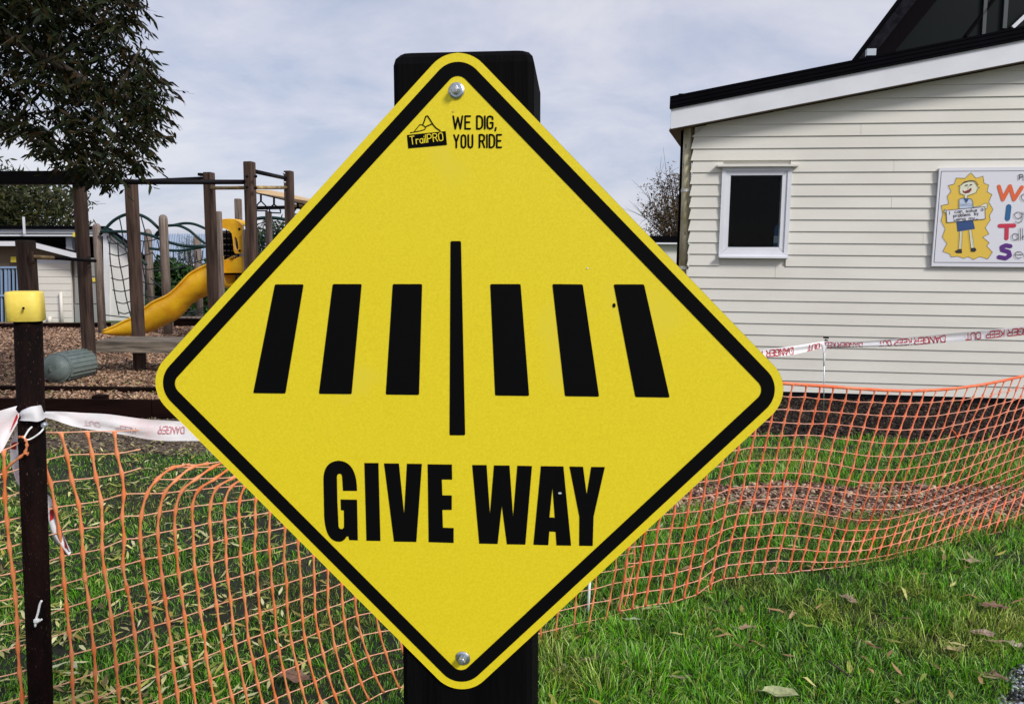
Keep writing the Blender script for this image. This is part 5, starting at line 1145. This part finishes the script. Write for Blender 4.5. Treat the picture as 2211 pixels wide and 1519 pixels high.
# ------------------------------------------------------------------ chips, litter
def chips(name, x, y, z, Lm, Wm, Hm, cols, seed, m_='chip'):
    rg = np.random.default_rng(seed); n = len(x); a = rg.uniform(0, np.pi * 2, n); tl_ = rg.normal(0, .35, n); L_ = Lm * rg.uniform(.5, 1.4, n) / 2; W_ = Wm * rg.uniform(.5, 1.4, n) / 2; H_ = Hm * rg.uniform(.5, 1.4, n)
    ex = np.stack([np.cos(a) * np.cos(tl_), np.sin(a) * np.cos(tl_), np.sin(tl_)], 1); ey = np.stack([-np.sin(a), np.cos(a), rg.normal(0, .2, n)], 1); ez = np.cross(ex, ey)
    c = np.stack([x, y, z + np.abs(np.sin(tl_)) * L_ * .6 + rg.random(n) * Hm], 1)
    P = []
    for k in (-1, 1):
        for j, i in ((-1, -1), (-1, 1), (1, 1), (1, -1)):
            P.append(c + ex * (L_ * i * (1 - .25 * (k > 0)))[:, None] + ey * (W_ * j * (1 - .25 * (k > 0)))[:, None] + ez * (H_ * k / 2)[:, None])
    v = np.stack(P, 1).reshape(-1, 3); B = np.arange(n)[:, None] * 8
    tr = np.concatenate([B + np.array(t) for t in ([4, 5, 6], [4, 6, 7], [0, 1, 5], [0, 5, 4], [1, 2, 6], [1, 6, 5], [2, 3, 7], [2, 7, 6], [3, 0, 4], [3, 4, 7])])
    cols = np.array(cols); cc = cols[rg.integers(0, len(cols), n)] * rg.uniform(.6, 1.4, (n, 1)); cc = np.repeat(np.clip(cc, .003, .8), 8, 0)
    return npmesh(name, v, tr, M[m_], cc)
rg = np.random.default_rng(51); n = 70000
y = 7.7 * (17.4 / 7.7) ** rg.random(n); x = np.where(rg.random(n) < .74, -y * .71 + rg.random(n) * y * .52, -y * .19 + rg.random(n) * (y * .19 + 1.0))
chips('bark_chips', x, y, np.full(n, .012), .055, .022, .012, [(.30, .175, .11), (.22, .125, .075), (.40, .26, .175), (.13, .07, .045), (.48, .33, .23), (.06, .035, .025)], 1)
n = 15000; y = rg.uniform(6.8, 9.2, n); x = rg.uniform(1.0, 6.9, n)
chips('soil_crumbs', x, y, np.full(n, .004), .035, .018, .012, [(.014, .009, .007), (.028, .018, .013), (.010, .006, .005), (.018, .012, .009), (.07, .048, .036)], 2)
n = 19000; x = rg.uniform(.5, 4.8, n); y = 4.62 - .10 * np.clip(x - 1.5, 0, 3) + rg.random(n) * (.72 + .10 * np.clip(x - 1.5, 0, 3))
chips('path_chips', x, y + .05 * noise2(x * 3, y * 3), np.full(n, .004), .040, .016, .006, [(.18, .085, .06), (.27, .14, .10), (.38, .23, .17), (.08, .04, .028), (.50, .37, .26), (.05, .025, .018)], 3)
n = 9000; y = rg.uniform(6.0, 7.45, n); x = rg.uniform(-5.4, .6, n)
chips('earth_crumbs', x, y, np.full(n, .004), .030, .016, .006, [(.09, .065, .045), (.15, .115, .08), (.05, .035, .025), (.22, .18, .12)], 4)
n = 5200; y = rg.uniform(2.2, 2.95, n); x = rg.uniform(1.75, 2.7, n); p_, f_, g_ = gr_region(x, y); x, y = x[g_], y[g_]
chips('gravel_stones', x, y, np.full(len(x), .006), .014, .011, .008, [(.16, .18, .20), (.30, .34, .38), (.08, .08, .09), (.03, .03, .03), (.5, .52, .55)], 5)
# leaf litter: pale narrow leaves
YLF = [(.46, .44, .10), (.58, .56, .20), (.30, .34, .07), (.55, .50, .22), (.38, .28, .07), (.22, .27, .05), (.66, .64, .34), (.16, .12, .05)]
def litter(name, x, y, z, size, cols, seed, width=.22):
    rg = np.random.default_rng(seed); n = len(x); a = rg.uniform(0, 2 * np.pi, n); d = np.stack([np.cos(a), np.sin(a), rg.normal(0, .16, n)], 1)
    v, tr, cc = leaves(np.stack([x, y, z + rg.random(n) * .012], 1), rg, size, cols, width=width, flat=.75, dirs=d)
    return npmesh(name, v, tr, M['tint'], cc)
n = 10000; y = 2.2 * (7.3 / 2.2) ** rg.random(n); x = -y * .80 + rg.random(n) * (y * .80 + .3)
px_ = proj(np.stack([x, y, y * 0], 1))[:, 0]
pden = np.clip(1.0 - (px_ - 150) / 620, .09, 1) * np.clip(.55 + .35 * noise2(x * 1.9, y * 1.9 + 4), .12, 1); k_ = rg.random(n) < pden
litter('leaf_litter', x[k_], y[k_], np.where(y[k_] > 6.05, .012, .022), .070, YLF, 6, .20)
n = 170; y = 2.4 * (8.6 / 2.4) ** rg.random(n); x = .1 + rg.random(n) * y * .7
litter('leaf_litter', x, y, np.where((y > 6.8) | ((y > 4.7) & (y < 5.35)), .014, .045), .075, YLF + [(.40, .25, .12)] * 3, 7)
n = 500; y = rg.uniform(4.7, 5.3, n); x = rg.uniform(.6, 4.3, n); litter('path_leaves', x, y, np.full(n, .014), .06, [(.45, .38, .30), (.30, .20, .14), (.5, .45, .3)], 8, .3)
n = 900; y = rg.uniform(7.7, 11, n); x = -y * .7 + rg.random(n) * y * .5; litter('mulch_leaves', x, y, np.full(n, .03), .08, YLF, 9)

# single fallen leaves that can be told apart
def fallen(px, py, L_, ang, shape, col, label, lift=.05, curl=.25):
    p = PG(px, py, lift); a = math.radians(ang); d = A(math.cos(a), math.sin(a), 0); s_ = A(-math.sin(a), math.cos(a), 0)
    prof = {'slim': [(0, 0), (.12, .05), (.35, .11), (.6, .10), (.85, .05), (1, 0)], 'oval': [(0, 0), (.1, .12), (.35, .24), (.65, .23), (.88, .12), (1, 0)],
            'lobed': [(0, 0), (.12, .05), (.24, .21), (.34, .13), (.47, .27), (.58, .14), (.70, .19), (.82, .08), (1, 0)]}[shape]
    mb = MB(); top = []; mid = []; bot = []
    for t, w_ in prof:
        z = curl * L_ * (t - .5) ** 2 + .004 * math.sin(t * 9 + px)
        j1, j2 = (R.uniform(.7, 1.3), R.uniform(.6, 1.2)) if shape == 'lobed' else (1, 1); c1, c2_ = R.uniform(.1, .7), R.uniform(.0, .6)
        cv_ = s_ * math.sin(t * 3.1) * .10 * L_ * math.sin(px)
        mid.append(p + d * (t - .5) * L_ + cv_ + A(0, 0, z)); top.append(p + d * (t - .5 + (.06 if shape == 'lobed' else 0) * w_ * 4) * L_ + cv_ + s_ * w_ * j1 * L_ + A(0, 0, z + w_ * L_ * c1)); bot.append(p + d * (t - .5) * L_ + cv_ - s_ * w_ * j2 * L_ + A(0, 0, z + w_ * L_ * c2_))
    mb.strip(top, mid); mb.strip(mid, bot)
    lf = thing('fallen_leaf', label, 'leaf', p, 'leaves lying on the lawn')
    m_ = mat('leaf ' + shape, col, .6, c2=tuple(c * .55 for c in col), scale=45, trans=.15)
    mb.build('blade', m_, lf, smooth=True); MB().tube([mid[0] - d * L_ * .16 + A(0, 0, .004), mid[0], mid[-1] + A(0, 0, .0012)], [.0010, .0010, .0005], 5).build('stalk', m_, lf)
TAN, BRN, YG = (.55, .38, .20), (.28, .14, .07), (.42, .48, .08)
for a_ in [(1748, 1352, .085, -30, 'slim', (.40, .50, .08), 'bright yellow green slender leaf lying in the lawn right of the black post'),
 (1612, 1354, .10, 10, 'lobed', (.40, .30, .17), 'tan jagged leaf just left of the bright yellow green leaf'),
 (1707, 1327, .085, 60, 'slim', TAN, 'narrow tan leaf standing at a slant above the bright yellow green leaf'),
 (1832, 1293, .11, -60, 'lobed', (.50, .38, .26), 'pale tan torn leaf pointing up to the left in the middle of the right lawn'),
 (2146, 1309, .13, -20, 'lobed', (.30, .17, .11), 'large brown lobed leaf near the right edge of the lawn'),
 (2121, 1367, .10, -10, 'oval', (.50, .36, .27), 'broad pinkish tan oval leaf near the right edge'),
 (2156, 1386, .095, 0, 'slim', (.45, .30, .18), 'narrow tan leaf below the broad pinkish oval leaf'),
 (2200, 1396, .10, -40, 'lobed', (.62, .50, .40), 'pale crumpled leaf at the right edge of the photo'),
 (2060, 1401, .085, 3, 'oval', (.42, .36, .15), 'small olive tan oval leaf lying level in short grass'),
 (1885, 1395, .085, -55, 'slim', (.38, .22, .14), 'slim brown leaf tilted in the middle of the right lawn'),
 (2145, 1462, .11, -25, 'lobed', (.32, .18, .12), 'brown curled leaf beside the dark gravel corner'),
 (1274, 1421, .085, 20, 'slim', (.45, .32, .22), 'slim tan leaf in the grass close to the black post'),
 (1470, 1461, .080, 3, 'slim', (.50, .38, .28), 'slim pinkish tan leaf low in the lawn between post and right edge'),
 (1685, 1500, .13, -8, 'oval', (.48, .52, .26), 'large pale green leaf at the bottom edge of the lawn'),
 (1832, 1440, .10, 70, 'slim', YG, 'olive green leaf standing upright beside a brown stick'),
 (1405, 1311, .11, 22, 'slim', (.42, .50, .22), 'long pale green leaf just below the end of the orange mesh'),
 (1366, 1337, .075, 5, 'slim', (.62, .68, .50), 'curved whitish green leaf under the torn mesh corner'),
 (2100, 1213, .11, -10, 'oval', (.48, .38, .24), 'tan leaf by the foot of the mesh toward the right'),
 (640, 1462, .16, -25, 'lobed', (.30, .17, .11), 'big brown crumpled leaf behind the mesh at the bottom left of the sign'),
 (120, 1440, .10, 40, 'slim', (.62, .66, .40), 'pale green leaflet near the brown post, lowest of three'),
 (163, 1437, .08, -50, 'slim', (.66, .66, .44), 'cream leaflet right beside the pale green leaflet near the brown post')]:
    fallen(*a_)
stk = MB().tube(cr([PG(1787, 1425, .05), PG(1815, 1445, .055), PG(1840, 1462, .045)], 3), .0035, 6).build('twig', M['treebark'], None, smooth=True, org=PG(1815, 1445, .0)); tag(stk, 'short brown stick lying in the right lawn beside an upright olive leaf', 'stick')
